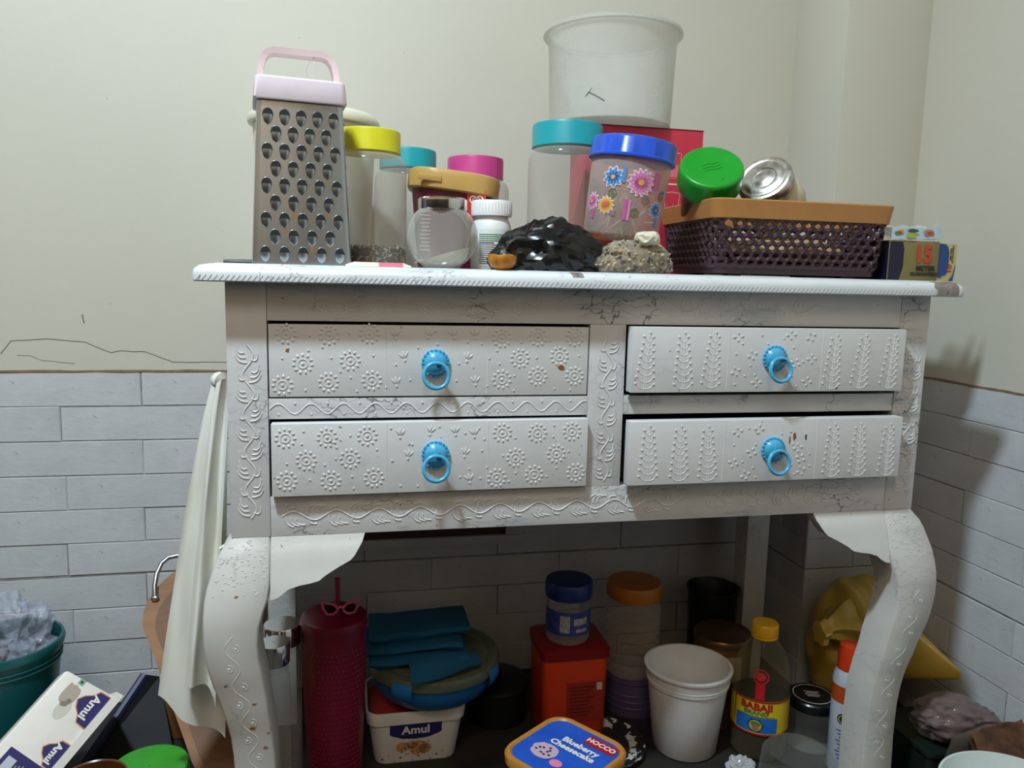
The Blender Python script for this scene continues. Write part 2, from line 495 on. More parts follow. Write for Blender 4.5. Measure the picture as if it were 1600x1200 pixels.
# framed panel low on the back wall, mostly hidden by the table
t = thing('wall_panel', 'pale framed panel with dark inset on the wall just under the table apron', 'panel', (.30, YW, .27))
b = MB()
b.box((.02, YW - .016, .234), (.472, YW - .0005, .252), bev=.002); part('frame_rail', b, M['brick'], t, True)
b = MB(); b.box((.441, YW - .016, .2525), (.472, YW - .0005, .42), bev=.002); part('frame_stile', b, M['brick'], t, True)
b = MB(); b.box((.02, YW - .016, .2525), (.05, YW - .0005, .42), bev=.002); part('frame_stile', b, M['brick'], t, True)
b = MB(); b.box((.0505, YW - .008, .2525), (.4405, YW - .0005, .42)); part('inset', b, mat('brown_inset', srgb(60, 38, 24), .6), t, True)

# ceiling lamp (above and behind the camera)
t = thing('ceiling_lamp', 'round white ceiling lamp above the table', 'lamp', LAMP)
b = MB(); b.lathe([(.001, CEIL - LAMP.z), (.012, CEIL - LAMP.z), (.012, .05), (.03, .03), (.10, .02), (.10, .004), (.001, .004)], 32); part('housing', b, M['ceil'], t)

t = thing('added_fill_panel', 'added square fill light panel out of view behind the camera', 'lamp', FILL_POS)  # body of the added fill light
b = MB(); b.box((-.42, -.42, .004), (.42, .42, CEIL - FILL_POS.z - .0005), bev=.004); part('housing', b, M['ceil'], t)

# ------------------------------------------------------------------ the table
W = 0.95
table = thing('side_table', 'old white painted wooden table with four drawers and curved cabriole legs', 'table', (W / 2, .2, FL))
def tp(name, mb, m, smooth=40): return part(name, mb, m, table, True, smooth)
# top with a moulded edge: bullnose above, rope-cut band below
SEC = [(-.030, .7385), (-.0315, .7400), (-.0315, .7480), (-.030, .7530), (-.025, .7570), (-.016, .7590), (-.012, .7592), (-.010, TOP)]
b = MB()
rings = []
for (d, z) in SEC:
    e = -d
    rings.append(rrect(W + 2 * e, .41 + 2 * e, .012, z, 3, W / 2, .205))
b.loft(rings)
top = tp('tabletop', b, M['paint_top'])
b = MB()
for k in range(170):
    x = -.026 + k * .0061
    if x > W + .026: break
    b.tube([(x, -.0315, .7398), (x + .0052, -.0315, .7462)], .00045, 4)
part('rope_carving', b, mat('carved_groove', srgb(150, 154, 160), .7), top, True)
def worn(x0, x1, zs, seed):
    b = MB(); sec = [q for q in SEC if zs[0] <= q[1] <= zs[1]]
    n = 24; m_ = len(sec) - 1
    def f(u, v):
        i = min(int(v * m_), m_ - 1); t_ = v * m_ - i
        d = sec[i][0] + (sec[i + 1][0] - sec[i][0]) * t_; z = sec[i][1] + (sec[i + 1][1] - sec[i][1]) * t_
        x = x0 + (x1 - x0) * u + (.006 * noise.noise(Vector((v * 4, seed, 0))) if u < .5 else 0)
        return (x, d - .00035, z + .0001)
    b.grid(f, n, m_ * 2); part('worn_patch', b, mat('worn_brown_edge', srgb(140, 130, 122), .7, var=srgb(96, 82, 74), vscale=70, vamt=.9), top, True)
worn(.930, .967, (.739, .7595), 1)
worn(.412, .427, (.752, .7595), 5)
# frame
PW = .046
b = MB(); b.box((0, 0, .428), (PW, .045, .7384), bev=.001); postL = tp('post', b, M['paint'])
b = MB(); b.box((W - PW, 0, .428), (W, .045, .7384), bev=.001); postR = tp('post', b, M['paint_rail'])
b = MB(); b.box((PW + .0004, .0004, .6935), (W - PW - .0004, .022, .7384), bev=.0008); railT = tp('top_rail', b, M['paint_rail'])
b = MB(); b.box((PW + .0004, .0004, .4275), (W - PW - .0004, .022, .4775), bev=.0008); apron = tp('apron', b, M['paint_rail'])
b = MB(); b.box((.4475, .0006, .4777), (.4965, .022, .6933), bev=.0008); stile = tp('middle_stile', b, M['paint'])
b = MB(); b.box((PW + .0006, .0008, .5745), (.4472, .022, .5995), bev=.0008); mrL = tp('middle_rail', b, M['paint_rail'])
b = MB(); b.box((.4968, .0015, .5745), (W - PW - .0006, .022, .5995), bev=.0008); mrR = tp('middle_rail', b, M['paint_rail'])
b = MB(); b.box((.006, .0455, .428), (.022, .3645, .738)); tp('side_panel', b, M['paint'])
b = MB(); b.box((W - .022, .0455, .428), (W - .006, .3645, .738)); tp('side_panel', b, M['paint'])
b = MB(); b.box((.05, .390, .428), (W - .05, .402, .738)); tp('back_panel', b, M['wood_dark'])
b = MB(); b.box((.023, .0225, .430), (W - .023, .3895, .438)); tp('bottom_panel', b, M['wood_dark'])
for x0 in (.003, W - .053):
    b = MB(); b.box((x0, .365, FL), (x0 + .046, .41, .738), bev=.0015); tp('rear_leg', b, M['paint_leg'])
# cabriole front legs
ROWS = [(.4278, 0, .046, 0), (.42, .006, .046, .003), (.413, .012, .046, .007), (.402, .017, .046, .011), (.388, .022, .046, .015), (.372, .027, .0455, .020), (.356, .030, .0435, .024), (.340, .031, .038, .028),
        (.324, .0312, .0335, .030), (.304, .031, .0315, .030), (.284, .029, .032, .029), (.266, .026, .0345, .0275), (.249, .022, .037, .025), (.230, .0165, .039, .022), (.211, .012, .041, .0205),
        (.192, .008, .043, .017), (.174, .005, .045, .014), (.150, .003, .047, .011), (.126, .002, .048, .009), (.098, .0025, .048, .0075), (.071, .0035, .048, .006), (.019, .006, .047, .005), (FL, .009, .047, .006)]
def legrow(z):
    for a, c in zip(ROWS[:-1], ROWS[1:]):
        if a[0] >= z >= c[0]:
            t = (a[0] - z) / (a[0] - c[0] + 1e-9)
            return [a[i] + (c[i] - a[i]) * t for i in range(4)]
    return ROWS[-1]
legs = []
for side in (0, 1):
    b = MB(); rings = []
    for (z, xo, xi, g) in ROWS:
        a0, a1 = -xo, xi
        if side: a0, a1 = W - a0, W - a1
        e = .003 if not side else -.003
        yb = -g + .056
        rings.append([(a0, -g + .003, z), (a0 + e, -g, z), (a1 - e, -g, z), (a1, -g + .003, z), (a1, yb, z), (a0, yb, z)])
    b.loft(rings); leg = tp('leg', b, M['paint_leg'], 50); legs.append(leg)
    # scrolled bracket beside the leg
    CONT = [(.160, .4275), (.157, .418), (.152, .410), (.147, .402), (.142, .397), (.128, .390), (.112, .381), (.104, .375), (.093, .3725), (.082, .371), (.067, .367), (.060, .361), (.053, .357), (.0464, .356)]
    b = MB(); F, Bk = [], []
    def gy(z): return -legrow(z)[3]
    NZ = 12; cols = []
    for (x, zl) in CONT:
        col = []
        for k in range(NZ + 1):
            z = .4276 - (.4276 - zl) * k / NZ
            xx = W - x if side else x
            col.append((xx, gy(z) + .0004, z))
        cols.append(col)
    vs = [p for c in cols for p in c]; nv = NZ + 1; fs = []
    for i in range(len(cols) - 1):
        for k in range(NZ): fs.append([i * nv + k, (i + 1) * nv + k, (i + 1) * nv + k + 1, i * nv + k + 1])
    n0 = len(vs); vs2 = [(p[0], p[1] + .024, p[2]) for p in vs]
    fs2 = [[n0 + q for q in f[::-1]] for f in fs]
    rim = [[i * nv + NZ, (i + 1) * nv + NZ, n0 + (i + 1) * nv + NZ, n0 + i * nv + NZ] for i in range(len(cols) - 1)]
    L_ = (len(cols) - 1) * nv
    rim += [[k, k + 1, n0 + k + 1, n0 + k] for k in range(NZ)] + [[L_ + k, L_ + k + 1, n0 + L_ + k + 1, n0 + L_ + k] for k in range(NZ)]
    b.add(vs + vs2, fs + fs2 + rim); tp('bracket', b, M['paint_leg'], 50)

# moulded relief: vines drawn in raised paint
def vine_paths(s0, s1, amp, lam, frond=True, rng=None):
    P = []; n = int((s1 - s0) / lam * 16)
    P.append([(s0 + (s1 - s0) * k / n, amp * sin(2 * pi * (s1 - s0) * k / n / lam)) for k in range(n + 1)])
    if frond:
        k = 0; s = s0 + lam * .25
        while s < s1 - lam * .15:
            sg = 1 if k % 2 == 0 else -1
            for q in range(3):
                a = (s - lam * .18 + q * lam * .13, -sg * amp * (.2 + .2 * q))
                c = (s + lam * (.02 + .13 * q), -sg * (amp + .0085 - q * .0012))
                m_ = (s - lam * .20 + q * lam * .10, -sg * (amp + .006))
                P.append(bez(a, m_, c, 5))
            P.append(bez((s - lam * .1, sg * amp * .5), (s - lam * .2, sg * (amp + .006)), (s + lam * .05, sg * (amp + .005)), 5))
            s += lam / 2; k += 1
    return P
def relief(name, paths, fn, parent, r=.0009, dots=()):
    b = MB()
    for p in paths: b.tube([fn(*q) for q in p], r, 5)
    for (s, a, rr) in dots:
        c = fn(s, a); b.ell(c, (rr, rr * .7, rr), 7, 4)
    o = part(name, b, M['relief'], parent, True); return o
relief('vine_relief', vine_paths(.452, .665, .0062, .047), lambda s, a: (.024 + a, -.0001, s), postL)
relief('vine_relief', vine_paths(.452, .675, .0062, .047), lambda s, a: (W - .020 + a, -.0001, s), postR)
relief('vine_relief', vine_paths(.485, .675, .0058, .048), lambda s, a: (.473 + a, .0005, s), stile)
relief('vine_relief', vine_paths(.06, .60, .0058, .052), lambda s, a: (s, .0003, .453 + a), apron)
relief('vine_relief', vine_paths(.62, .88, .0055, .050), lambda s, a: (s, .0003, .455 + a), apron, .0007)
relief('vine_relief', vine_paths(.10, .42, .0045, .06), lambda s, a: (s, .0003, .717 + a), railT, .0006)
relief('vine_relief', vine_paths(.54, .78, .0055, .055), lambda s, a: (s, .0003, .717 + a), railT, .0007)
relief('wave_relief', vine_paths(.048, .445, .0062, .0385, False), lambda s, a: (s, .0006, .587 + a), mrL, .0008,
       [(.058 + k * .01925, (.0065 if k % 2 else -.0065), .0016) for k in range(20)])
for side in (0, 1):
    def lf(s, a, side=side):
        r = legrow(s); cx = (r[2] - r[1]) / 2
        return ((W - cx if side else cx) + a, -r[3] + .0002, s)
    P = vine_paths(.0, .315, .0075, .052, False); D = []
    for k in range(12):
        s = .013 + k * .026; sg = 1 if k % 2 == 0 else -1
        P.append([(s + .0055 * cos(q * .7) * (1 - q * .07), -sg * .0055 + sg * 0 + .0055 * sin(q * .7) * (1 - q * .07)) for q in range(9)])
        D.append((s, -sg * .0055, .0018))
    relief('scroll_relief', P, lf, legs[side], .0006, D)
# rusty patches where the paint of the left leg has flaked
for (x, z, w, h) in ((.022, .187, .006, .0030), (.036, .157, .005, .0025), (.025, .222, .0035, .0018), (.007, .362, .0030, .0022), (.040, .178, .003, .002)):
    b = MB(); r = legrow(z); disc(b, lambda s, q: (s, -legrow(q)[3] - .0004, q), (x, z), w, h, 0, 16, lambda a: .65 + .6 * noise.noise(Vector((cos(a) * 2, sin(a) * 2, x * 90))))
    part('rust_patch', b, M['rust'], legs[0], True)
# raised speckle at the knee
for side in (0, 1):
    b = MB(); rg = random.Random(3 + side)
    for k in range(70):
        z = rg.uniform(.362, .425); r = legrow(z); a = rg.uniform(-r[1] + .005, r[2] - .004)
        b.ell((W - a if side else a, -r[3], z), (.0018, .0006, .0013), 6, 4)
    part('dot_relief', b, M['relief'], legs[side], True)

# drawers: front, box, raised flowers / stems, blue rosette with ring
def flower_mesh():
    b = MB()
    b.ell((0, 0, 0), (.0019, .0014, .0019), 8, 4)
    b.tube([(.0056 * cos(2 * pi * k / 16), 0, .0056 * sin(2 * pi * k / 16)) for k in range(16)], .0008, 5, closed=True)
    for k in range(11):
        a = 2 * pi * k / 11
        e = MB(); e.ell((0, 0, 0), (.0025, .0011, .0016), 8, 4)
        e.xf(Matrix.Translation((.0108 * cos(a), 0, .0108 * sin(a))) @ Matrix.Rotation(-a, 4, 'Y'))
        b.add(e.v, e.f)
    return b.mesh('flower_relief', M['relief'], 60)
def sprig_mesh():
    b = MB()
    for a in (55, 90, 125):
        e = MB(); e.ell((.006, 0, 0), (.005, .0010, .0012), 8, 4); e.xf(Matrix.Rotation(-radians(a), 4, 'Y')); b.add(e.v, e.f)
    b.ell((0, 0, -.002), (.0018, .0012, .0018), 8, 4)
    return b.mesh('sprig_relief', M['relief'], 60)
def petal4_mesh():
    b = MB()
    for (x, z, rx, rz) in ((-.0055, 0, .003, .0019), (.0055, .001, .0026, .0019), (0, -.0045, .002, .0018), (0, .0055, .0016, .0024)):
        b.ell((x, 0, z), (rx, .0012, rz), 8, 4)
    return b.mesh('blossom_relief', M['relief'], 60)
def wheat_mesh():
    b = MB()
    b.tube([(-.0005, 0, -.038), (0, 0, 0), (.0015, 0, .034)], .0006, 4)
    b.tube([(.0025, 0, -.038), (.002, 0, 0), (.0018, 0, .034)], .0006, 4)
    for k in range(8):
        z = -.034 + k * .0088; sp = .0125 - k * .0009
        for sg in (-1, 1):
            b.tube(bez((.001, 0, z - .004), (sg * sp * .75, 0, z - .003), (sg * sp * .9, 0, z + .003), 4), .0005, 4)
            e = MB(); e.ell((0, 0, 0), (.0026, .0010, .0017), 8, 4); e.xf(Matrix.Translation((sg * sp, 0, z + .003)) @ Matrix.Rotation(-sg * .7, 4, 'Y')); b.add(e.v, e.f)
    b.ell((.0018, 0, .036), (.0017, .0012, .0022), 8, 4)
    return b.mesh('stem_relief', M['relief'], 60)
MF, MS, MP4, MWH = flower_mesh(), sprig_mesh(), petal4_mesh(), wheat_mesh()
_d = MB(); _d.ell((0, 0, 0), (.0017, .0012, .0015), 7, 4); MDOT = _d.mesh('dot_relief', M['relief'], 60)
def rosette():
    b = MB()
    prof = [(.0001, .0105), (.006, .0100), (.0105, .0085), (.0135, .0060), (.0150, .0035), (.0170, .0030), (.0172, .0), ]
    b.lathe(prof, 28, cap1=True)
    for k in range(20):
        a = 2 * pi * k / 20; b.ell((.0162 * cos(a), .0162 * sin(a), .0033), (.0021, .0021, .0022), 7, 4)
    b.xf(Matrix.Rotation(pi / 2, 4, 'X'))
    return b.mesh('knob', M['knob_blue'], 50)
def ringm():
    b = MB(); b.tube([(.0155 * cos(2 * pi * k / 32), 0, .0155 * sin(2 * pi * k / 32)) for k in range(32)], .0026, 10, closed=True)
    return b.mesh('pull_ring', M['knob_blue'], 60)
def staple():
    b = MB(); b.tube([(.0012, 0, .002), (.0012, -.006, .0025), (.0012, -.010, 0), (.0012, -.009, -.003)], .0013, 6)
    b.tube([(.0042, 0, .002), (.0042, -.007, .001), (.0042, -.010, -.001)], .0013, 6)
    return b.mesh('wire_loop', M['black_wire'], 60)
MKN, MRG, MST = rosette(), ringm(), staple()
def drawer(x0, x1, z0, z1, p, tilt, kx, kz, chips=()):
    b = MB(); b.box((x0, -p, z0), (x1, .018 - p, z1), bev=.0012)
    if tilt:
        b.v = [(x, y, z + tilt * (x - x0)) for x, y, z in b.v]
    d = tp('drawer', b, M['paint_drawer'])
    b = MB()
    for (a, c) in (((x0 + .004, .0185 - p, z0 + .003), (x0 + .014, .34, z1 - .012)), ((x1 - .014, .0185 - p, z0 + .003), (x1 - .004, .34, z1 - .012)),
                   ((x0 + .0145, .0185 - p, z0 + .003), (x1 - .0145, .34, z0 + .011))):
        b.box(a, c)
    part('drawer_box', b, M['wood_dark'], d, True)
    def sub(me, x, z, y=-p, rot=None):
        o = link(me.name.split('.')[0], me, d, True); o.location = (x, y, z)
        if rot: o.rotation_euler = rot
        return o
    sub(MKN, kx, kz, -p + .0002)
    sub(MRG, kx - .001, kz - .0135, -p - .0205, (radians(-9), 0, radians(4)))
    sub(MST, kx, kz, -p - .0105)
    for (x, z, w, h) in chips:
        b = MB(); disc(b, plane((x, -p, z), (1, 0, 0), (0, 0, 1), .0003), (0, 0), w, h, 0, 14, lambda a: .75 + .4 * noise.noise(Vector((cos(a) * 2, sin(a) * 2, x * 50))))
        part('paint_chip', b, M['bare_wood'] if z > .6 or x < .745 else M['ink_stain'], d, True)
    return sub, d
UL = [(.068, .678), (.118, .677), (.166, .679), (.087, .642), (.143, .646), (.063, .616), (.117, .619), (.169, .621), (.331, .675), (.378, .677), (.427, .677), (.355, .649), (.407, .652), (.332, .622), (.379, .626), (.428, .626)]
LL = [(.066, .553), (.115, .553), (.163, .554), (.09, .525), (.142, .526), (.067, .5), (.119, .499), (.171, .501), (.332, .555), (.378, .554), (.424, .555), (.35, .522), (.404, .526), (.326, .496), (.375, .499), (.431, .5)]
ULs = [(.209, .648), (.199, .616), (.198, .675), (.287, .647), (.298, .617), (.27, .676), (.297, .676), (.238, .676)]
LLs = [(.203, .553), (.213, .526), (.24, .556), (.272, .555), (.296, .552), (.284, .527), (.291, .493)]
def dots(sub, x0, x1, z0, z1, avoid, n, seed, y):
    rg = random.Random(seed); got = 0; tr = 0; own = []
    while got < n and tr < 900:
        tr += 1; x, z = rg.uniform(x0 + .006, x1 - .006), rg.uniform(z0 + .006, z1 - .006)
        if all((x - a) ** 2 + (z - c) ** 2 > r * r for a, c, r in avoid) and all((x - a) ** 2 + (z - c) ** 2 > .013 ** 2 for a, c in own):
            sub(MDOT, x, z, y); own.append((x, z)); got += 1
def seam(d, xs, z0, z1, p):
    for x in xs:
        b = MB(); b.tube([(x, -p, z0 + .002), (x + .001, -p, z1 - .002)], .0005, 4); part('panel_seam', b, M['relief'], d, True)
rr = random.Random(8)
for (x0, x1, z0, z1, p, tl, kx, kz, fl, sp, sd, ch) in ((.0475, .4455, .6015, .6895, -.0005, 0, .247, .643, UL, ULs, 1, ((.069, .658, .003, .003), (.410, .637, .006, .005))),
                                                        (.0495, .4460, .4805, .5705, .010, .002, .247, .529, LL, LLs, 2, ())):
    sub, d = drawer(x0, x1, z0, z1, p, tl, kx, kz, ch)
    for q in fl: sub(MF, q[0], q[1], None or -p, (0, rr.uniform(0, 1), 0))
    for q in sp: sub(MS, q[0], q[1], -p, (0, rr.uniform(-.25, .25), 0))
    dots(sub, x0, x1, z0, z1, [(a, c, .0165) for a, c in fl] + [(a, c, .011) for a, c in sp] + [(kx, kz - .008, .03)], 34, sd, -p)
    seam(d, (.186, .313), z0, z1, p)
URw = [(.518, .649), (.569, .649), (.610, .650), (.788, .648), (.832, .648), (.877, .648)]
LRw = [(.525, .527), (.569, .526), (.609, .525), (.795, .525), (.836, .525), (.882, .524)]
URp = [(.645, .68), (.667, .656), (.644, .634), (.675, .619), (.722, .683), (.752, .681), (.731, .645), (.755, .651), (.75, .62)]
LRp = [(.651, .553), (.673, .524), (.647, .51), (.666, .493), (.742, .529), (.749, .497), (.682, .556), (.747, .514)]
for (x0, x1, z0, z1, p, tl, kx, kz, wh, pe, sd, ch) in ((.4975, .8985, .6065, .6920, .021, 0, .699, .652, URw, URp, 3, ()),
                                                        (.4985, .9030, .4835, .5690, .024, .002, .704, .528, LRw, LRp, 4, ((.736, .545, .003, .007), (.753, .544, .0018, .006), (.729, .540, .0014, .007)))):
    sub, d = drawer(x0, x1, z0, z1, p, tl, kx, kz, ch)
    for q in wh: sub(MWH, q[0], q[1], -p, (0, rr.uniform(-.05, .09), 0))
    for q in pe: sub(MP4, q[0], q[1], -p, (0, rr.uniform(-.5, .5), 0))
    dots(sub, .635, .768, z0, z1, [(a, c, .010) for a, c in pe] + [(kx, kz - .008, .028)], 14, sd, -p)
    seam(d, (.632, .770), z0, z1, p)
# ------------------------------------------------------------------ things on the table top
PLA = {}
def pl(key, col, rough=.35, **k):
    if key not in PLA: PLA[key] = mat(key, col, rough, **k)
    return PLA[key]
clr_jar = clear('clear_plastic_jar', srgb(215, 208, 200), .17, .14, edge=.5)
clr_dusty = clear('dusty_clear_plastic', srgb(214, 202, 188), .22, .2, edge=.5)
glass = clear('clear_glass', srgb(215, 218, 212), .06, .04, (.97, .98, .97), .5)
glass_dusty = clear('dusty_glass', srgb(206, 206, 200), .30, .08, (.97, .97, .96), .5)
frost = clear('frosted_plastic', srgb(206, 200, 196), .55, .3, edge=.35)
milky = clear('milky_plastic', srgb(222, 221, 214), .30, .5, edge=.35, spec=.25)

# box grater
t = thing('box_grater', 'steel box grater with a pale pink plastic top and loop handle', 'grater', (.083, .058, TOP), Matrix.Rotation(radians(7), 3, 'Z'))
HB = .189
wb, wt, db, dt = .116, .0985, .088, .072
b = MB()
rings = [rrect(wb, db, .006, .0, 3), rrect(wb, db, .006, .004, 3), rrect(wt, dt, .006, HB, 3)]
b.loft(rings, cap0=False, cap1=True)
part('body', b, M['steel'], t, smooth=30)
sl = atan2((db - dt) / 2, HB)
def face_pt(x, z): return (x, -(db / 2 - (db - dt) / 2 * z / HB), z)
def tooth():
    b = MB(); n = 12
    # dark mouth (upper half disc) and raised dimple below it
    pts = [(.0056 * cos(pi * k / n), .0078 * sin(pi * k / n) - .001) for k in range(n + 1)]
    b.add([(x, -.0012, z) for x, z in pts], [list(range(n + 1))], 1)
    rings = []
    for j in range(6):
        a = j / 5; z = .0 - .0115 * a; w = .0056 * sqrt(max(0, 1 - a ** 2.2)); h = .0024 * (1 - a ** 1.6) + .0002
        rings.append([(w * cos(pi * q / 8), -h * sin(pi * q / 8) - .0002, z) for q in range(9)])
    b.loft(rings, 0, True, False, closed=False)
    rim = [(.0060 * cos(pi * k / n), -.0006, .0082 * sin(pi * k / n) - .001) for k in range(n + 1)]
    b.tube(rim, .0006, 4, 0)
    return b.mesh('grating_tooth', [M['steel'], M['black_hole']], 50)
MT = tooth()
rg = random.Random(2)
for r_ in range(9):
    z = .173 - r_ * .0199; sp = .0188 + r_ * .00035
    n = 5 if r_ % 2 == 0 else 4
    for k in range(n):
        x = (k - (n - 1) / 2) * sp
        o = link('grating_tooth', MT, t); o.location = face_pt(x, z); o.rotation_euler = (-sl, 0, 0)
        if r_ >= 3 and k in (2, 3, 1) and rg.random() < .6:
            b = MB(); L = rg.uniform(.005, .014)
            b.grid(lambda u, v: tuple(Vector(face_pt(x + (u - .5) * .004 * (1 - .5 * v) + .0006 * sin(v * 7), z - .009 - L * v)) + Vector((0, -.0004, 0))), 2, 5)
            part('rust_streak', b, M['rust'], t)
_s = MB(); _s.ell((0, 0, 0), (.0016, .0016, .0016), 6, 4); MSM = _s.mesh('grating_point', M['black_hole'])
for r_ in range(13):
    for k in range(4):
        o = link('grating_point', MSM, t); zz = .02 + r_ * .0125
        o.location = (wb / 2 - (wb - wt) / 2 * zz / HB, -.027 + k * .018 + (.009 if r_ % 2 else 0), zz)
b = MB()
rings = [rrect(wt + .007, dt + .008, .006, HB + .001, 4), rrect(wt + .009, dt + .010, .006, HB + .003, 4), rrect(wt + .005, dt + .006, .007, HB + .026, 4), rrect(wt + .001, dt + .002, .008, HB + .028, 4)]
b.loft(rings)
pink = pl('pale_pink_plastic', srgb(226, 212, 222), .4)
part('cap', b, pink, t)
b = MB()
hp = [(-.045, 0, HB + .030), (-.0445, 0, HB + .042), (-.041, 0, HB + .054), (-.036, 0, HB + .061), (-.028, 0, HB + .064), (.028, 0, HB + .064), (.036, 0, HB + .061), (.041, 0, HB + .054), (.0445, 0, HB + .042), (.045, 0, HB + .030)]
rings = []
for i, p in enumerate(hp):
    q = Vector(hp[min(i + 1, 9)]) - Vector(hp[max(i - 1, 0)]); q.normalize(); nn = Vector((-q.z, 0, q.x)) * .0035; P = Vector(p); d = Vector((0, .011, 0))
    rings.append([tuple(P + nn - d), tuple(P + nn + d), tuple(P - nn + d * .9), tuple(P - nn - d * .9)])
b.loft(rings); part('handle', b, pl('handle_pink', srgb(226, 202, 204), .35), t)
b = MB(); b.tube([(.012, -.006, HB + .034), (.008, -.007, HB + .045), (.014, -.009, HB + .056), (.024, -.006, HB + .068), (.022, 0, HB + .07), (.018, -.010, HB + .055), (.02, -.012, HB + .04)], .00035, 4)
part('thread_tie', b, pl('thin_thread', srgb(190, 185, 175)), t)

# black pen end sticking out beside the grater
b = MB(); b.tube([(-.018, .12, TOP + .0032), (.004, .118, TOP + .0032), (.10, .135, TOP + .0032)], [.0025, .0032, .0032], 8)
tag(part('pen', b, pl('black_plastic', (.012, .012, .014), .35), None), 'thin black pen lying on the table behind the grater', 'pen')

# cream round container behind grater
t = thing('food_container', 'pale cream round container with a lid, half hidden behind the grater', 'container', (.092, .318, TOP))
b = MB(); b.lathe([(.001, 0), (.078, 0), (.082, .004), (.092, .212)], 48, cap0=True, cap1=True); part('body', b, pl('cream_plastic', srgb(226, 220, 200), .4), t)
b = MB(); b.lathe([(.094, .2125), (.099, .214), (.1, .218), (.098, .226), (.09, .2325), (.05, .234), (.001, .234)], 48, cap0=True); part('lid', b, pl('cream_lid', srgb(222, 216, 196), .3), t)

def jar(name, label, x, y, R, H, lidR, lidH, lidmat, bodymat, group='screw top storage jars', shoulder=.022, neck=None, contents=None, z=TOP, rot=None):
    t = thing(name, label, 'jar', (x, y, z), rot, group)
    nk = neck or lidR * .93
    prof = [(.001, .0005), (R * .9, .0005), (R * .98, .004), (R, .010), (R, H - shoulder)]
    for k in range(1, 7):
        a = k / 6 * pi / 2
        prof.append((nk + (R - nk) * cos(a), H - shoulder + (shoulder - .002) * sin(a)))
    prof.append((nk, H + .001))
    b = MB(); b.lathe(prof, 48); part('body', b, bodymat, t)
    b = MB(); b.lathe([(nk * .98, H + .0005), (lidR, H + .0005), (lidR, H + .002), (lidR * .992, H + .0035), (lidR * .992, H + lidH - .004), (lidR * .975, H + lidH - .001), (lidR * .93, H + lidH), (.001, H + lidH)], 48, cap0=True)
    part('lid', b, lidmat, t)
    return t
yellow = pl('lemon_yellow_plastic', srgb(216, 208, 32), .35); teal = pl('teal_plastic', srgb(20, 158, 170), .35); pinkl = pl('magenta_plastic', srgb(200, 68, 140), .35)
tj = jar('storage_jar', 'clear jar with a yellow lid and black and white seeds at the bottom', .170, .152, .0512, .154, .0432, .030, yellow, clr_dusty)
b = MB(); rgs = random.Random(4)
b.lathe([(.001, .002), (.047, .002), (.0485, .012), (.0485, .026), (.03, .0285), (.001, .029)], 32, cap0=True)
seeds = part('seed_filling', b, pl('black_seeds', (.015, .014, .014), .5), tj)
seeds['kind'] = 'stuff'
b = MB()
for k in range(760):
    a = rgs.uniform(-pi, pi); z = rgs.uniform(.004, .030); r_ = .0492 if z < .027 else .0492 * sqrt(rgs.random())
    e = MB(); e.ell((0, 0, 0), (.0028, .0011, .0012), 5, 3); e.xf(Matrix.Translation((r_ * sin(a), -r_ * cos(a), z)) @ Matrix.Rotation(a, 4, 'Z') @ Matrix.Rotation(rgs.uniform(0, 3), 4, 'Y'))
    b.add(e.v, e.f, 0 if rgs.random() < .6 else 1)
o = part('seed_grains', b, [pl('black_seeds', (0, 0, 0)), pl('cream_seeds', srgb(206, 190, 160), .6)], tj); o['kind'] = 'stuff'
jar('storage_jar', 'clear jar with a teal lid behind the yellow-lidded jar', .234, .302, .052, .155, .0445, .030, teal, clr_jar)
jar('storage_jar', 'clear jar with a magenta pink lid behind the gold-lidded tub', .343, .312, .0550, .147, .0455, .033, pinkl, clr_jar)
tj = jar('storage_jar', 'tall clear jar with a teal lid in front of the red carton', .459, .182, .0570, .181, .0525, .034, teal, clr_jar)
b = MB(); b.lathe([(.001, .003), (.05, .003), (.052, .012), (.052, .034), (.001, .036)], 32, cap0=True); part('packet_inside', b, pl('green_packet', srgb(120, 150, 70), .6, var=srgb(190, 185, 160), vscale=25, vamt=1), tj)

# pen / sachet lying in front of the yellow jar
b = MB(); rings = []
for k in range(9):
    x = -.04 + k * .01; h = .0035 * (1 if 0 < k < 8 else .35)
    rings.append([(x, -.010, 0.0005), (x, .010, 0.0005), (x, .008, h * 1.6), (x, -.008, h * 1.6)])
b.loft(rings)
for i in range(len(b.f)):
    if b.v[b.f[i][0]][0] > -.005 and b.v[b.f[i][0]][0] < .025: b.m[i] = 1
t = thing('sweet_packet', 'small flat cream and pink packet lying before the yellow-lidded jar', 'packet', (.178, .028, TOP))
part('wrapper', b, [pl('cream_wrap', srgb(225, 214, 190), .3), pl('pink_wrap', srgb(214, 110, 130), .3)], t)

# ice cream tub: maroon with a gold lid set askew
t = thing('ice_cream_tub', 'maroon ice cream tub with a tilted gold lid behind the round glass jar', 'tub', (.290, .176, TOP), radians(-6))
maroon = pl('maroon_print', srgb(92, 26, 44), .3, var=srgb(70, 18, 34))
b = MB(); b.loft([rrect(.098, .098, .030, 0, 8), rrect(.100, .100, .03, .003, 8), rrect(.118, .118, .036, .112, 8), rrect(.116, .116, .036, .113, 8)]); part('body', b, maroon, t)
gold = pl('gold_plastic', srgb(186, 148, 84), .3)
lid_rot = Matrix.Translation((0, 0, .118)) @ Matrix.Rotation(radians(6), 4, 'Y')
b = MB(); b.loft([rrect(.124, .124, .04, -.012, 8), rrect(.129, .129, .042, -.010, 8), rrect(.130, .130, .042, .008, 8), rrect(.126, .126, .04, .014, 8), rrect(.118, .118, .038, .016, 8), rrect(.116, .116, .038, .013, 8)]); b.xf(lid_rot)
lid = part('lid', b, gold, t)
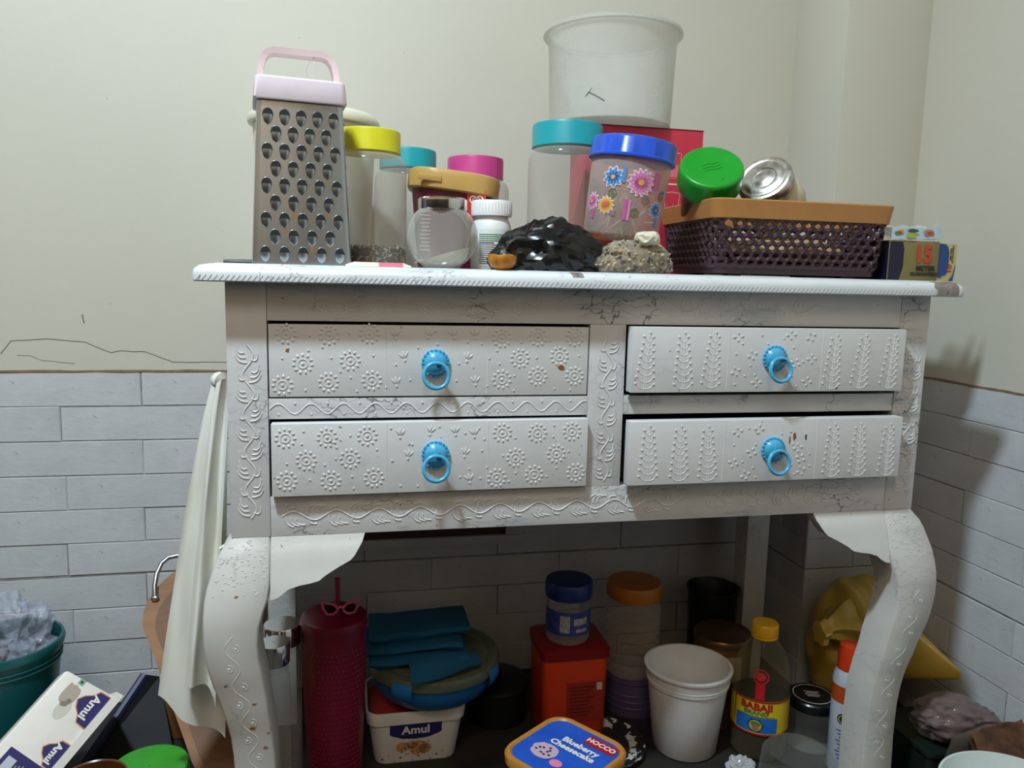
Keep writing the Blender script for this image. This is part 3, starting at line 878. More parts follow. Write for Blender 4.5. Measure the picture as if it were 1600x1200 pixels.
b = MB(); b.box((-.05, -.0665, -.003), (-.018, -.064, .005), bev=.001); b.xf(lid_rot); part('lid_tab', b, gold, lid)
def tubface(s, z): return (s, -(.050 + .009 * z / .112) - .0006, z)
b = MB(); rect(b, tubface, (.030, .088), .026, .040); part('logo_patch', b, pl('logo_red', srgb(205, 60, 45), .4), t)
b = MB()
def heart(sc, cx, cz): return [(cx + sc * 16 * sin(a) ** 3, cz + sc * (13 * cos(a) - 5 * cos(2 * a) - 2 * cos(3 * a) - cos(4 * a))) for a in [2 * pi * k / 28 for k in range(28)]]
fn2 = lambda s, z: (s, tubface(s, z)[1] - .0004, z)
ribbon(b, fn2, heart(.00055, .030, .094), .0018, closed=True); ribbon(b, fn2, heart(.00030, .030, .0945), .0012, closed=True); part('heart_logo', b, pl('print_white', srgb(235, 230, 225), .5), t)
b = MB()
for k in range(14):
    rect(b, tubface, (-.040 + .0006 * (k % 3), .094 - k * .0052), .014 - .003 * (k % 4 == 3), .0016, 0, 1, 1)
part('small_print', b, pl('print_pale', srgb(190, 160, 165), .5), t)

# round glass jar with a chrome lid
t = thing('glass_jar', 'squat round glass jar with a chrome lid and pale powder at the front', 'jar', (.259, .045, TOP), radians(-12))
b = MB(); rings = []
R0 = .0455
for k in range(17):
    a = -pi / 2 + pi * k / 16
    z = R0 * .90 + R0 * .90 * sin(a); w = R0 * max(.36, cos(a) ** .8) if k < 16 else .024
    if z > .074: w = max(w, .027)
    w = max(w, .024)
    d = min(w, .031)
    rings.append([(w * cos(2 * pi * i / 32) if True else 0, d * sin(2 * pi * i / 32) * (1 if abs(sin(2 * pi * i / 32)) < .8 else .8 / abs(sin(2 * pi * i / 32))) * 1.1, z) for i in range(32)])
b.loft(rings, 0, True, False); jb = part('body', b, glass_dusty, t)
b = MB(); b.tube([(.036 * cos(2 * pi * k / 32), -.0285, .040 + .034 * sin(2 * pi * k / 32)) for k in range(32)], .0013, 6, closed=True); part('face_ring', b, glass, jb)
b = MB()
def pw(u, v):
    a = 2 * pi * u; r_ = v * .039
    return (r_ * cos(a), .66 * r_ * sin(a), .016 + .30 * r_ * cos(a) + .002 * noise.noise(Vector((r_ * 90 * cos(a), r_ * 90 * sin(a), 3))))
rings = [[(max(.012, .030 * s) * cos(2 * pi * i / 24), .022 * s * sin(2 * pi * i / 24), z) for i in range(24)] for s, z in ((.55, .0025), (.8, .006), (1.0, .011))]
rings.append([(.036 * cos(2 * pi * i / 24), .024 * sin(2 * pi * i / 24), .017 + .011 * cos(2 * pi * i / 24)) for i in range(24)])
b.loft(rings); o = part('powder', b, pl('pale_powder', srgb(200, 190, 172), .9, bump=.6, bscale=400), t); o['kind'] = 'stuff'
b = MB(); b.lathe([(.001, .0735), (.0305, .0735), (.0312, .0750), (.0312, .0865), (.0295, .0885), (.001, .0892)], 40, cap0=True); part('lid', b, M['chrome'], t)

# white supplement bottle
t = thing('pill_bottle', 'white plastic pill bottle with a printed label beside the glass jar', 'bottle', (.330, .085, TOP))
wp = pl('white_plastic', srgb(228, 228, 230), .35)
b = MB(); b.lathe([(.001, 0), (.0255, 0), (.027, .003), (.027, .055), (.025, .063), (.0225, .068), (.0225, .073)], 40, cap0=True, cap1=True); part('body', b, wp, t)
b = MB(); b.lathe([(.001, .0715), (.0272, .0715), (.0272, .090), (.026, .0915), (.001, .092)], 40, cap0=True)
for k in range(40):
    a = 2 * pi * k / 40; b.box((.0268 * cos(a) - .0006, .0268 * sin(a) - .0006, .074), (.0268 * cos(a) + .0006, .0268 * sin(a) + .0006, .088))
part('cap', b, wp, t)
b = MB(); rect(b, cyl(.027, .0004), (0, .029), .10, .048, 0, 24, 1); lb = part('label', b, pl('label_white', srgb(222, 226, 224), .5), t)
b = MB()
for k in range(15):
    L = .034 - .010 * (k % 5 == 4) - .004 * (k % 3 == 1)
    rect(b, cyl(.027, .0008), (-.004 + (L - .034) / 2, .0465 - k * .0027), L, .0010 + .0005 * (k == 4), 0 if k > 2 else 1, 6, 1)
part('small_print', b, [pl('print_grey', srgb(80, 84, 90), .6), pl('print_green', srgb(60, 120, 80), .6)], lb)

# crumpled black bag
t = thing('carrier_bag', 'crumpled black plastic bag at the front of the table top', 'bag', (.405, .050, TOP))
mblack = mat('black_film', (.007, .007, .008), .24)
def bagx(p, n):
    if p.x > 0: p.z *= 1 - .45 * min(1, p.x / .08)
    p.x += .01 * max(0, p.z) / .05
    return p
b = blob(5, (.073, .045, .051), .08, 1.5, 3, extra=bagx, crumple=.17, cf=1.15); b.xf(Matrix.Translation((0, 0, .014))); b.v = [(x, y, max(z, .0004 + .00002 * (x * 100) ** 2)) for x, y, z in b.v]; part('bag_body', b, mblack, t, smooth=22)
b = blob(3, (.024, .016, .010), .2, 2.5, 8, jit=.06); b.xf(Matrix.Translation((.070, -.012, .014))); b.v = [(x, y, max(z, .0004)) for x, y, z in b.v]; part('bag_flap', b, mblack, t, smooth=28)
# dried half peel
t = thing('citrus_peel', 'dried half citrus peel cup at the edge beside the black bag', 'peel', (.3285, -.004, TOP))
b = MB(); b.lathe([(.001, .0003), (.008, .0004), (.014, .004), (.0178, .010), (.0185, .016), (.0178, .0185), (.0165, .0178), (.015, .012), (.010, .005), (.001, .003)], 28)
b.v = [(x * (1 + .04 * noise.noise(Vector((x * 90, y * 90, z * 90)))), y, z + (.0008 * sin(x * 300) if z > .012 else 0)) for x, y, z in b.v]
part('rind', b, pl('orange_peel', srgb(200, 130, 30), .45, var=srgb(130, 70, 15), vscale=120, vamt=.9, bump=.6, bscale=500), t)
# orange crumb behind the bags
b = blob(3, (.016, .01, .009), .3, 3, 6); b.xf(Matrix.Translation((.487, .118, TOP + .046)))
b2 = MB()
tag(part('orange_peel_piece', b, pl('orange_bit', srgb(196, 90, 45), .5, bump=.5), None), 'small dried orange peel scrap lying between the black bag and flowered canister', 'peel')

# red carton of drinking glasses with the milky bucket standing on it
t = thing('gift_carton', 'red carton printed with white drinking glasses under the large tub', 'box', (.612, .306, TOP))
red = pl('carton_red', srgb(200, 48, 72), .45); BW, BH, BD = .200, .236, .088
b = MB(); b.box((-BW / 2, -BD / 2, 0), (BW / 2, BD / 2, BH), bev=.0008); part('carton', b, red, t)
b = MB(); b.box((-BW / 2 + .001, -BD / 2 - .0008, BH - .0005), (BW / 2 + .0005, BD / 2 - .004, BH + .001)); part('lid_flap', b, pl('carton_dark', srgb(120, 30, 40), .6), t)
b = MB(); pf = plane((0, -BD / 2, 0), (1, 0, 0), (0, 0, 1), .0006)
whp = pl('print_pinkwhite', srgb(240, 190, 196), .5)
for i, gx in enumerate((.012, .050, .088)):
    for j, gz in enumerate((.115, .178)):
        w = .013; h = .040
        ribbon(b, pf, [(gx - w, gz + h / 2), (gx - w * .82, gz - h / 2), (gx + w * .82, gz - h / 2), (gx + w, gz + h / 2)], .0008, closed=True)
        ribbon(b, pf, [(gx - w, gz + h / 2), (gx, gz + h / 2 + .002), (gx + w, gz + h / 2)], .0006)
        for q in range(3 if j == 0 else 1): ribbon(b, pf, [(gx - w * .7 + q * .008, gz - h * .45), (gx - w * .75 + q * .009 + .003, gz + h * .1), (gx - w * .4 + q * .008, gz - h * .4)], .0006)
        rect(b, pf, (gx, gz - .029), .016, .0028, 0, 1, 1)
        if j == 1: rect(b, plane((0, -BD / 2, 0), (1, 0, 0), (0, 0, 1), .0004), (gx, gz - .008), w * 1.6, .020, 1, 1, 1)
part('glasses_print', b, [whp, pl('print_pink', srgb(226, 110, 128), .5)], t)
t = thing('plastic_tub', 'large empty milky plastic tub standing on the red carton', 'tub', (.567, .314, TOP + .2372))
b = MB(); H = .152
prof = [(.001, .0004), (.095, .0004), (.0995, .004), (.1040, H - .022), (.1050, H - .020), (.1060, H - .006), (.1135, H - .006), (.1140, H - .003), (.1125, H), (.1045, H), (.1030, H - .018), (.0975, .006), (.001, .003)]
b.lathe(prof, 64); part('body', b, milky, t)
b = MB(); b.tube([(-.062, -.0795, .040), (-.052, -.0862, .034), (-.040, -.0922, .026)], .0007, 4); b.tube([(-.062, -.0797, .040), (-.066, -.0760, .034)], .0006, 4); b.tube([(-.058, -.0828, .046), (-.064, -.0778, .036)], .0005, 4)
part('scratch_mark', b, pl('ink_scratch', srgb(90, 70, 60)), t)

# canister with flower stickers
ax = Vector((.115, -.035, 1)).normalized()
t = thing('flower_canister', 'leaning clear canister with a blue lid and colourful flower stickers', 'canister', (.507, .072, TOP + .046), axis_rot(ax, -.33))
Hc = .110; rc = lambda z: .0505 + .0045 * z / Hc
b = MB(); b.lathe([(.001, .0), (.046, .0), (.049, .002), (rc(.006), .006), (rc(Hc * .5), Hc * .5), (rc(Hc) - .001, Hc), (rc(Hc) - .003, Hc + .004)], 56); part('body', b, clear('blush_clear_plastic', srgb(196, 184, 178), .42, .2, edge=.4), t)
b = MB(); n = 72; rings = []
for (r_, z, rip) in ((.0535, Hc - .0055, 0), (.0590, Hc - .0055, .0), (.0592, Hc - .003, 0), (.0572, Hc - .001, .0004), (.0570, Hc + .018, .0008), (.0555, Hc + .021, 0), (.05, Hc + .0225, 0), (.002, Hc + .0225, 0)):
    rings.append([((r_ + rip * (1 if (i // 3) % 2 else -1)) * cos(2 * pi * i / n), (r_ + rip * (1 if (i // 3) % 2 else -1)) * sin(2 * pi * i / n), z) for i in range(n)])
b.loft(rings, 0, True, True); part('lid', b, pl('royal_blue_plastic', srgb(30, 82, 200), .3), t)
b = MB(); rgs = random.Random(9)
for k in range(22):
    a = rgs.uniform(0, 2 * pi); r0 = rgs.uniform(0, .036); r1 = rgs.uniform(.02, .042); a1 = rgs.uniform(-2.6, -.4) 
    b.tube([(r0 * cos(a), r0 * sin(a), .003), (r1 * cos(a1), r1 * sin(a1), rgs.uniform(.040, .090))], .0014, 5)
o = part('sticks_inside', b, pl('pale_sticks', srgb(220, 190, 160), .7), t)
def sticker(cx, cz, r_, pet, c1, c2, cc, parent):
    f1, f2, f3, f0 = cyl(rc, .0012), cyl(rc, .0016), cyl(rc, .0020), cyl(rc, .0008)
    b = MB()
    disc(b, f0, (cx, cz), r_ * 1.12, r_ * 1.12, 0, 44, lambda a: .86 + .14 * cos(a * pet))
    disc(b, f1, (cx, cz), r_, r_, 1, 44, lambda a: .80 + .2 * cos(a * pet))
    disc(b, f2, (cx, cz), r_ * .62, r_ * .62, 2, 44, lambda a: .7 + .3 * cos(a * pet + pi))
    disc(b, f3, (cx, cz), r_ * .22, r_ * .22, 3, 12)
    part('flower_sticker', b, [pl('sticker_white', srgb(225, 215, 215), .5), c1, c2, cc], parent)
sb1, sb2 = pl('sticker_blue', srgb(70, 140, 205), .5), pl('sticker_deep_blue', srgb(40, 95, 175), .5)
sp1, sp2 = pl('sticker_pink', srgb(215, 130, 190), .5), pl('sticker_rose', srgb(190, 90, 150), .5)
so1, so2 = pl('sticker_orange', srgb(225, 165, 60), .5), pl('sticker_amber', srgb(205, 120, 40), .5)
sticker(-.021, .076, .0135, 9, sb1, sb2, so1, t); sticker(.016, .073, .0175, 14, sp1, sp2, so1, t)
sticker(-.026, .040, .0115, 12, so1, so2, sp2, t); sticker(.045, .042, .011, 10, sb1, sb2, so2, t); sticker(-.050, .044, .012, 10, sp1, sp2, so1, t)
sticker(.054, .066, .004, 6, sb1, sb2, sb2, t)
for (cx, cz, w, h, mi) in ((-.007, .080, .0045, .020, 0), (.037, .078, .006, .024, 1), (.0005, .036, .0045, .026, 1), (.0055, .036, .0035, .026, 2), (-.046, .028, .005, .012, 1), (.049, .026, .005, .012, 0), (.044, .077, .0012, .022, 3), (-.015, .03, .008, .007, 3)):
    b = MB(); rect(b, cyl(rc, .0009), (cx, cz), w, h, 0, 2, 1)
    part('striped_sticker', b, [sb1, sp2, sp1, pl('sticker_grey', srgb(130, 110, 120), .5)][mi], t)
for (cx, cz) in ((-.019, .056), (.026, .052), (.013, .034), (.052, .060)):
    b = MB()
    ribbon(b, cyl(rc, .0009), [(cx + .0052 * cos(2 * pi * k / 16), cz + .0052 * sin(2 * pi * k / 16)) for k in range(16)], .0016, 0, True)
    ribbon(b, cyl(rc, .0009), [(cx + .0018 * cos(2 * pi * k / 10), cz + .0018 * sin(2 * pi * k / 10)) for k in range(10)], .0012, 0, True)
    part('ring_sticker', b, pl('sticker_olive', srgb(100, 110, 75), .5), t)

# tied bag of seeds under the canister
t = thing('seed_bag', 'small knotted clear bag of speckled seeds propping up the flower canister', 'bag', (.510, .024, TOP))
def sbx(p, n):
    p.z *= .8 + .3 * (1 - min(1, abs(p.x) / .05)); return p
b = blob(4, (.054, .034, .032), .06, 2.2, 14, ridged=False, extra=sbx, crumple=.10, cf=1.1); b.xf(Matrix.Translation((0, 0, .016))); b.v = [(x, y, min(max(z, .0006), .043)) for x, y, z in b.v]
skin = b
core = MB(); core.add([(x * .95, y * .95, .002 + (z - .0006) * .93) for x, y, z in b.v], b.f)
part('film', skin, clear('bag_film', srgb(225, 225, 220), .10, .08, edge=.5, bump=.6), t)
o = part('seed_filling', core, pl('seed_mass', srgb(140, 122, 92), .8, var=srgb(60, 48, 36), vscale=160, vamt=1), t); o['kind'] = 'stuff'
b = MB(); rgs = random.Random(5); cv = core.v
for k in range(620):
    p = Vector(rgs.choice(cv))
    if p.y > .012: continue
    e = MB(); s_ = rgs.uniform(.0018, .0030); e.ell((0, 0, 0), (s_, s_ * .5, s_), 6, 3); e.xf(Matrix.Translation(p + Vector((rgs.uniform(-.002, .002), rgs.uniform(-.0012, .0), rgs.uniform(-.001, .001)))) @ Matrix.Rotation(rgs.uniform(0, 3), 4, 'X') @ Matrix.Rotation(rgs.uniform(0, 3), 4, 'Z'))
    b.add(e.v, e.f, rgs.choice((0, 0, 1, 2)))
o = part('seed_grains', b, [pl('seed_tan', srgb(200, 180, 140), .6), pl('seed_olive', srgb(150, 135, 95), .6), pl('seed_dark', srgb(60, 46, 34), .6)], t); o['kind'] = 'stuff'
b = blob(3, (.014, .009, .008), .3, 3, 4); b.xf(Matrix.Translation((.010, -.024, .0445))); part('knot', b, pl('knot_white', srgb(214, 208, 186), .35), t)

# basket
BX0, BX1, BY0, BY1, BZ0, BZ1 = .634, .908, .042, .232, TOP, TOP + .106
t = thing('basket', 'dark plum woven plastic basket with a tan rim', 'basket', ((BX0 + BX1) / 2, (BY0 + BY1) / 2, TOP))
plum = pl('plum_plastic', srgb(62, 38, 46), .35); tan = pl('tan_plastic', srgb(176, 124, 70), .4)
def wallpt(side, s, z):  # s along wall from left/front, z height above the base, walls flare outward
    k = .010 * (1 - z / .106)
    if side == 'front': return (BX0 + k + s * (1), BY0 + k, z)
    return None
rings_o = lambda z, g=0: rrect(BX1 - BX0 - .020 * (1 - z / .106) - 2 * g, BY1 - BY0 - .020 * (1 - z / .106) - 2 * g, .016, z, 6)
b = MB(); b.loft([rings_o(.004), rings_o(.016), rings_o(.016, .004), rings_o(.007, .004)], 0, True, True); part('base', b, plum, t)
b = MB()
for sx in (-1, 1):
    for sy in (-1, 1): b.box((sx * .09 - .01, sy * .06 - .008, 0), (sx * .09 + .01, sy * .06 + .008, .0045))
part('foot', b, plum, t)
b = MB(); b.loft([rings_o(.078, .001), rings_o(.078, -.001), rings_o(.080, -.005), rings_o(.104, -.006), rings_o(.106, -.004), rings_o(.106, .004), rings_o(.104, .005), rings_o(.080, .003), rings_o(.078, .001)], 0, False, False); part('rim', b, tan, t)
def weave(w, fn):
    b = MB(); p = .0150; h0, h1 = .016, .080
    rows = 6; ph = (h1 - h0) / rows
    ncol = int(w / p) + 1
    for r_ in range(rows + 1):
        for c in range(ncol + 1):
            x = -w / 2 + (c + (.5 if r_ % 2 else 0)) * p; z = h0 + r_ * ph
            if abs(x) > w / 2: continue
            for ang in (90, 210, 330):
                L = ph * 1.04; dx, dz = cos(radians(ang)), sin(radians(ang))
                x1, z1 = x + dx * L * .92, z + dz * L * .80
                z1 = min(max(z1, h0 - .001), h1)
                if abs(x1) > w / 2 + .001: continue
                P0, P1 = Vector(fn(x, z, -.0012)), Vector(fn(x1, z1, .0010)); 
                b.tube([P0, (P0 + P1) / 2 + (Vector(fn(x, z, -.001)) - Vector(fn(x, z, 0))), P1], [.0030, .0036, .0036], 4)
    return b
BWd, BDp = BX1 - BX0, BY1 - BY0
kk = lambda z: .010 * (1 - z / .106)
part('woven_panel', weave(BWd - .045, lambda x, z, o: (x, -BDp / 2 + kk(z) + o, z)), plum, t)
part('woven_panel', weave(BWd - .045, lambda x, z, o: (x, BDp / 2 - kk(z) - o, z)), plum, t)
part('woven_panel', weave(BDp - .045, lambda x, z, o: (-BWd / 2 + kk(z) + o, x, z)), plum, t)
part('woven_panel', weave(BDp - .045, lambda x, z, o: (BWd / 2 - kk(z) - o, x, z)), plum, t)
for sx in (-1, 1):
    for sy in (-1, 1):
        def cf(s, z, o, sx=sx, sy=sy):
            a = pi / 4 + s / .016 * .9; R_ = .016 - o
            return (sx * (BWd / 2 - kk(z) - .016 + R_ * cos(a)), sy * (BDp / 2 - kk(z) - .016 + R_ * sin(a)), z)
        part('woven_corner', weave(.034, cf), plum, t)
# a tan packet lying in the basket, seen through the weave
b = blob(3, (.085, .060, .020), .08, 1.6, 52, jit=.03); b.xf(Matrix.Translation((.795, .140, TOP + .040)))
tag(part('paper_packet', b, pl('tan_paper', srgb(196, 160, 112), .7), None, smooth=25), 'tan paper packet inside the woven basket', 'packet')
# jars lying in the basket
ax = Vector((-.22, -.70, .68)).normalized()
c = Vector((.645, .085, .914)) - ax * .105
t = thing('spice_jar', 'jar with a bright green ribbed lid tilted in the basket', 'jar', c, axis_rot(ax))
grn = pl('bright_green_plastic', srgb(28, 150, 42), .32)
b = MB(); b.lathe([(.001, 0), (.031, 0), (.034, .004), (.036, .066), (.037, .074), (.037, .080)], 40, cap0=True, cap1=True); part('body', b, clear('green_tinted_plastic', srgb(60, 90, 55), .5, .2, (.5, .62, .48)), t)
b = MB(); n = 96; rings = []
for (r_, z, rip) in ((.0415, .072, 0), (.0455, .072, 0), (.0455, .0745, .0), (.0455, .077, .0006), (.0455, .098, .0006), (.0450, .101, 0), (.0435, .1035, 0), (.041, .105, 0), (.0395, .1045, 0), (.001, .1045, 0)):
    rings.append([((r_ + rip * (1 if i % 2 else -1)) * cos(2 * pi * i / n), (r_ + rip * (1 if i % 2 else -1)) * sin(2 * pi * i / n), z) for i in range(n)])
b.loft(rings, 0, True, True); ld_ = part('lid', b, grn, t, smooth=50)
b = MB(); fn = lambda s, u: (s, u, .1049)
for k in range(3): ribbon(b, fn, [(-.014, .004 - k * .006), (-.006, .006 - k * .006), (.004, .004 - k * .006), (.013, .0065 - k * .006)], .0009)
disc(b, fn, (.004, -.030), .0016, mi=0, n=10); part('embossing', b, pl('green_emboss', srgb(20, 125, 34), .35), ld_)
ax = Vector((-.64, -.52, .52)).normalized()
c = Vector((.728, .090, .903)) - ax * .098
t = thing('spice_jar', 'round jar of cream powder with a stained metal lid tilted in the basket', 'jar', c, axis_rot(ax))
b = MB(); b.lathe([(.001, 0), (.022, .001), (.034, .008), (.042, .022), (.0445, .036), (.043, .052), (.038, .066), (.033, .072), (.032, .078)], 40, cap0=True, cap1=True); part('body', b, pl('cream_powder_jar', srgb(206, 194, 160), .3, var=srgb(150, 130, 95), vscale=45, vamt=.6, coat=.4), t)
b = MB(); b.lathe([(.033, .078), (.0385, .078), (.0395, .0795), (.0395, .094), (.038, .0965), (.0345, .0975), (.032, .096), (.029, .096), (.027, .0975), (.0185, .0975), (.017, .0962), (.014, .0962), (.012, .0975), (.001, .0975)], 48, cap0=True, cap1=True); part('lid', b, M['rusty'], t)

# cling film carton at the right end of the table
t = thing('film_carton', 'olive and navy cling film carton with an open end flap', 'box', (.935, .077, TOP), radians(-2))
CB = lambda x: x
olive = pl('olive_print', srgb(126, 116, 70), .4, var=srgb(100, 92, 54)); navy = pl('navy_print', srgb(18, 20, 48), .4)
X0, X1, Y0, Y1, HH = -.022, .060, -.030, .200, .058
b = MB(); b.box((X0, Y0, .0003), (X1, Y1, HH), bev=.0006); part('carton', b, olive, t)
pf = plane((0, Y0, 0), (1, 0, 0), (0, 0, 1), .0006); pf2 = plane((0, Y0, 0), (1, 0, 0), (0, 0, 1), .0012)
b = MB(); b.add([pf(X0 + .001, .001), pf(-.003, .001), pf(.002, .02), pf(.002, .046), pf(-.001, HH - .002), pf(X0 + .001, HH - .002)], [[0, 1, 2, 3, 4, 5]]); part('navy_panel', b, navy, t)
b = MB(); b.box((X0 - .0008, Y0 + .0005, .001), (X0 - .0001, Y1 - .001, HH - .001)); part('navy_side', b, navy, t)
redp = pl('print_red', srgb(196, 60, 42), .5); dk = pl('print_dark', srgb(30, 30, 30), .6)
b = MB(); put_text(b, '15', .034, pf2, (.034, .038), 0, 0, .0012, .9); part('lettering', b, redp, t)
b = MB(); put_text(b, 'METER', .0105, pf2, (.039, .018), 0, 0, .0003); put_text(b, 'GUARANTEED', .0068, pf2, (.037, .010), 0, 0, .0003); part('lettering', b, dk, t)
# open flap at the right end, folded outward
fx = Vector((.93, .36, 0)).normalized()
b = MB(); o0 = Vector((X1, Y0 + .002, 0))
def fl(s, z, k=0): return tuple(o0 + fx * s + Vector((0, k, z)))
b.add([fl(.0, .001), fl(.044, .001), fl(.050, .03), fl(.049, .056), fl(0, .056)] + [fl(.0, .001, .0006), fl(.044, .001, .0006), fl(.050, .03, .0006), fl(.049, .056, .0006), fl(0, .056, .0006)], [[0, 1, 2, 3, 4], [9, 8, 7, 6, 5], [0, 1, 6, 5], [1, 2, 7, 6], [2, 3, 8, 7], [3, 4, 9, 8]])
flap = part('end_flap', b, pl('flap_cream', srgb(222, 208, 150), .5), t)
ffn = lambda s, z: tuple(Vector(fl(s, z)) + Vector((.0, -.0006, 0)))
b = MB(); b.poly([(.002, .006), (.012, .005), (.014, .009), (.022, .009), (.026, .012), (.029, .030), (.028, .045), (.024, .052), (.016, .0555), (.002, .0555)], ffn); b.poly([(.032, .0015), (.0435, .0015), (.0490, .026), (.046, .022), (.042, .010)], ffn); part('blue_print', b, pl('print_blue', srgb(20, 72, 150), .45), flap)
b = MB(); put_text(b, '10', .014, lambda s, z: tuple(Vector(fl(s, z)) + Vector((0, -.0010, 0))), (.0325, .019), pi / 2, 0, .0006); part('lettering', b, redp, flap)
b = MB(); put_text(b, 'METER', .0062, ffn, (.034, .041), pi / 2, 0, .0002); put_text(b, 'GUARANTEED', .0042, ffn, (.0390, .041), pi / 2, 0, .0002); part('lettering', b, dk, flap)
# crumpled printed film bag on top
t = thing('food_pouch', 'crumpled clear pouch with printed vegetables lying on the cling film carton', 'pouch', (.935, .077, TOP + .0585), radians(-2))
def fb(u, v):
    x = -.022 + .084 * u; y = -.030 + .070 * v
    z = .0015 + .016 * sin(pi * v) ** .7 * (.5 + .5 * sin(pi * u)) + .006 * noise.noise(Vector((u * 6, v * 5, 2))) + .010 * v
    if u > .85: z += (u - .85) * .10 * v
    return (x, y, max(z, .0008))
b = MB(); b.grid(fb, 28, 14); part('pouch_film', b, clear('pouch_film', srgb(205, 210, 215), .55, .15, edge=.3, bump=.5), t)
b = MB(); b.grid(lambda u, v: (-.021 + .080 * u, -.0315 - .001 * sin(u * 9), -.002 + .016 * v + .003 * u), 12, 2); b.v = [(x, y, z + .0028) for x, y, z in b.v]; pn = part('printed_band', b, pl('pouch_print', srgb(176, 196, 214), .4, var=srgb(214, 220, 224), vscale=60), t)
b = MB(); vf = lambda s, z: (s, -.0336, z + .0028)
for (x, z, rx, rz, mi) in ((-.012, .007, .007, .003, 0), (-.008, .009, .006, .003, 1), (.010, .004, .010, .004, 2), (.012, .011, .010, .003, 3), (.038, .009, .012, .005, 4), (.040, .008, .007, .003, 1)):
    disc(b, vf, (x, z), rx, rz, mi, 14, lambda a: .85 + .3 * noise.noise(Vector((cos(a) * 3, sin(a) * 3, x * 90))))
part('vegetable_print', b, [pl('veg_green', srgb(96, 124, 50), .5), pl('veg_orange', srgb(200, 140, 60), .5), pl('veg_lime', srgb(160, 178, 70), .5), pl('veg_dark', srgb(56, 84, 44), .5), pl('veg_salmon', srgb(190, 130, 110), .5)], pn)
b = MB(); b.loft([[(.052, -.016, .006), (.060, -.016, .006), (.056, -.004, .008)], [(.064, -.012, .024), (.069, -.012, .024), (.067, -.006, .025)], [(.0705, -.010, .040), (.0715, -.010, .040), (.071, -.009, .040)]])
part('torn_corner', b, pl('torn_film', srgb(190, 188, 186), .3), t)
# ------------------------------------------------------------------ things under the table
def lathe_part(name, prof, m, parent, n=40, cap0=True, cap1=False, smooth=40):
    b = MB(); b.lathe(prof, n, cap0=cap0, cap1=cap1); return part(name, b, m, parent, smooth=smooth)
# two clear bottles with steel caps behind the left leg
for (x, y, r_, h, lb) in ((.040, .205, .0275, .262, 'tall clear bottle with a wide steel cap beside the maroon tumbler'), (.036, .115, .0215, .276, 'slimmer clear bottle with a steel cap right behind the left table leg')):
    t = thing('water_bottle', lb, 'bottle', (x, y, FL), None, 'steel capped bottles')
    lathe_part('body', [(.001, .0005), (r_ * .95, .0005), (r_, .005), (r_, h - .060), (r_ * .97, h - .050), (r_ * .86, h - .040), (r_ * .86, h - .028)], clr_jar, t)
    lathe_part('cap', [(r_ * .8, h - .030), (r_, h - .030), (r_ * 1.01, h - .027), (r_ * 1.01, h - .002), (r_ * .97, h), (.001, h)], M['chrome'], t)
    lathe_part('neck_band', [(r_ * .87, h - .040), (r_ * .93, h - .039), (r_ * .93, h - .034), (r_ * .87, h - .033)], clr_jar, t, cap0=False)
# studded tumbler
t = thing('tumbler', 'tall maroon studded tumbler with a straw and pink sunglasses charm', 'tumbler', (.117, .200, FL))
mar = pl('maroon_plastic', srgb(124, 22, 52), .32)
HT = .262; rT = lambda z: .040 + .0085 * min(1, z / .20)
lathe_part('cup', [(.001, .0005), (.038, .0005), (.040, .004), (rT(.1), .1), (rT(.2), .2), (rT(HT), HT)], mar, t, 48, cap1=True)
b = MB(); rows_ = 26
for r_ in range(rows_):
    z = .018 + r_ * .0084; n = 44
    for k in range(n):
        a = -pi + 2 * pi * (k + .5 * (r_ % 2)) / n
        if abs(a) > 1.9: continue
        R_ = rT(z) - .0004; c = Vector((R_ * sin(a), -R_ * cos(a), z)); tdir = Vector((cos(a), sin(a), 0)); nn = Vector((sin(a), -cos(a), 0))
        vs = [c + tdir * .0032, c + Vector((0, 0, .0042)), c - tdir * .0032, c - Vector((0, 0, .0042)), c + nn * .0013]
        b.add(vs, [[0, 1, 4], [1, 2, 4], [2, 3, 4], [3, 0, 4]])
o = part('studs', b, mar, t, smooth=0); o['kind'] = 'stuff'
lathe_part('lid', [(.047, HT - .004), (.0505, HT - .004), (.0510, HT + .002), (.0495, HT + .010), (.045, HT + .013), (.001, HT + .014)], mar, t)
st = Vector((.006, -.006, HT + .013))
b = MB(); b.tube([st, st + Vector((-.001, .002, .058))], .0042, 12); straw = part('straw', b, pl('maroon_straw', srgb(150, 30, 66), .3), t)
t2 = thing('sunglasses_charm', 'tiny pink cat-eye sunglasses charm clipped to the tumbler straw', 'charm', (.117 + .010, .186, FL + HT + .026))
b = MB()
for s in (-1, 1):
    pts = [(s * .004, 0, .001), (s * .010, 0, .0075), (s * .022, 0, .0105), (s * .028, 0, .013), (s * .0255, 0, .002), (s * .020, 0, -.0075), (s * .011, 0, -.0085), (s * .005, 0, -.004)]
    b.tube(pts, .0022, 8, closed=True)
b.tube([(-.005, 0, .001), (0, 0, .003), (.005, 0, .001)], .0022, 8)
part('frame', b, pl('charm_pink', srgb(222, 100, 130), .35), t2)
for s in (-1, 1):
    b = MB(); b.ell((s * .0155, 0, .0008), (.0095, .0012, .0075), 14, 6); part('lens', b, pl('lens_black', (.006, .006, .008), .2), t2)

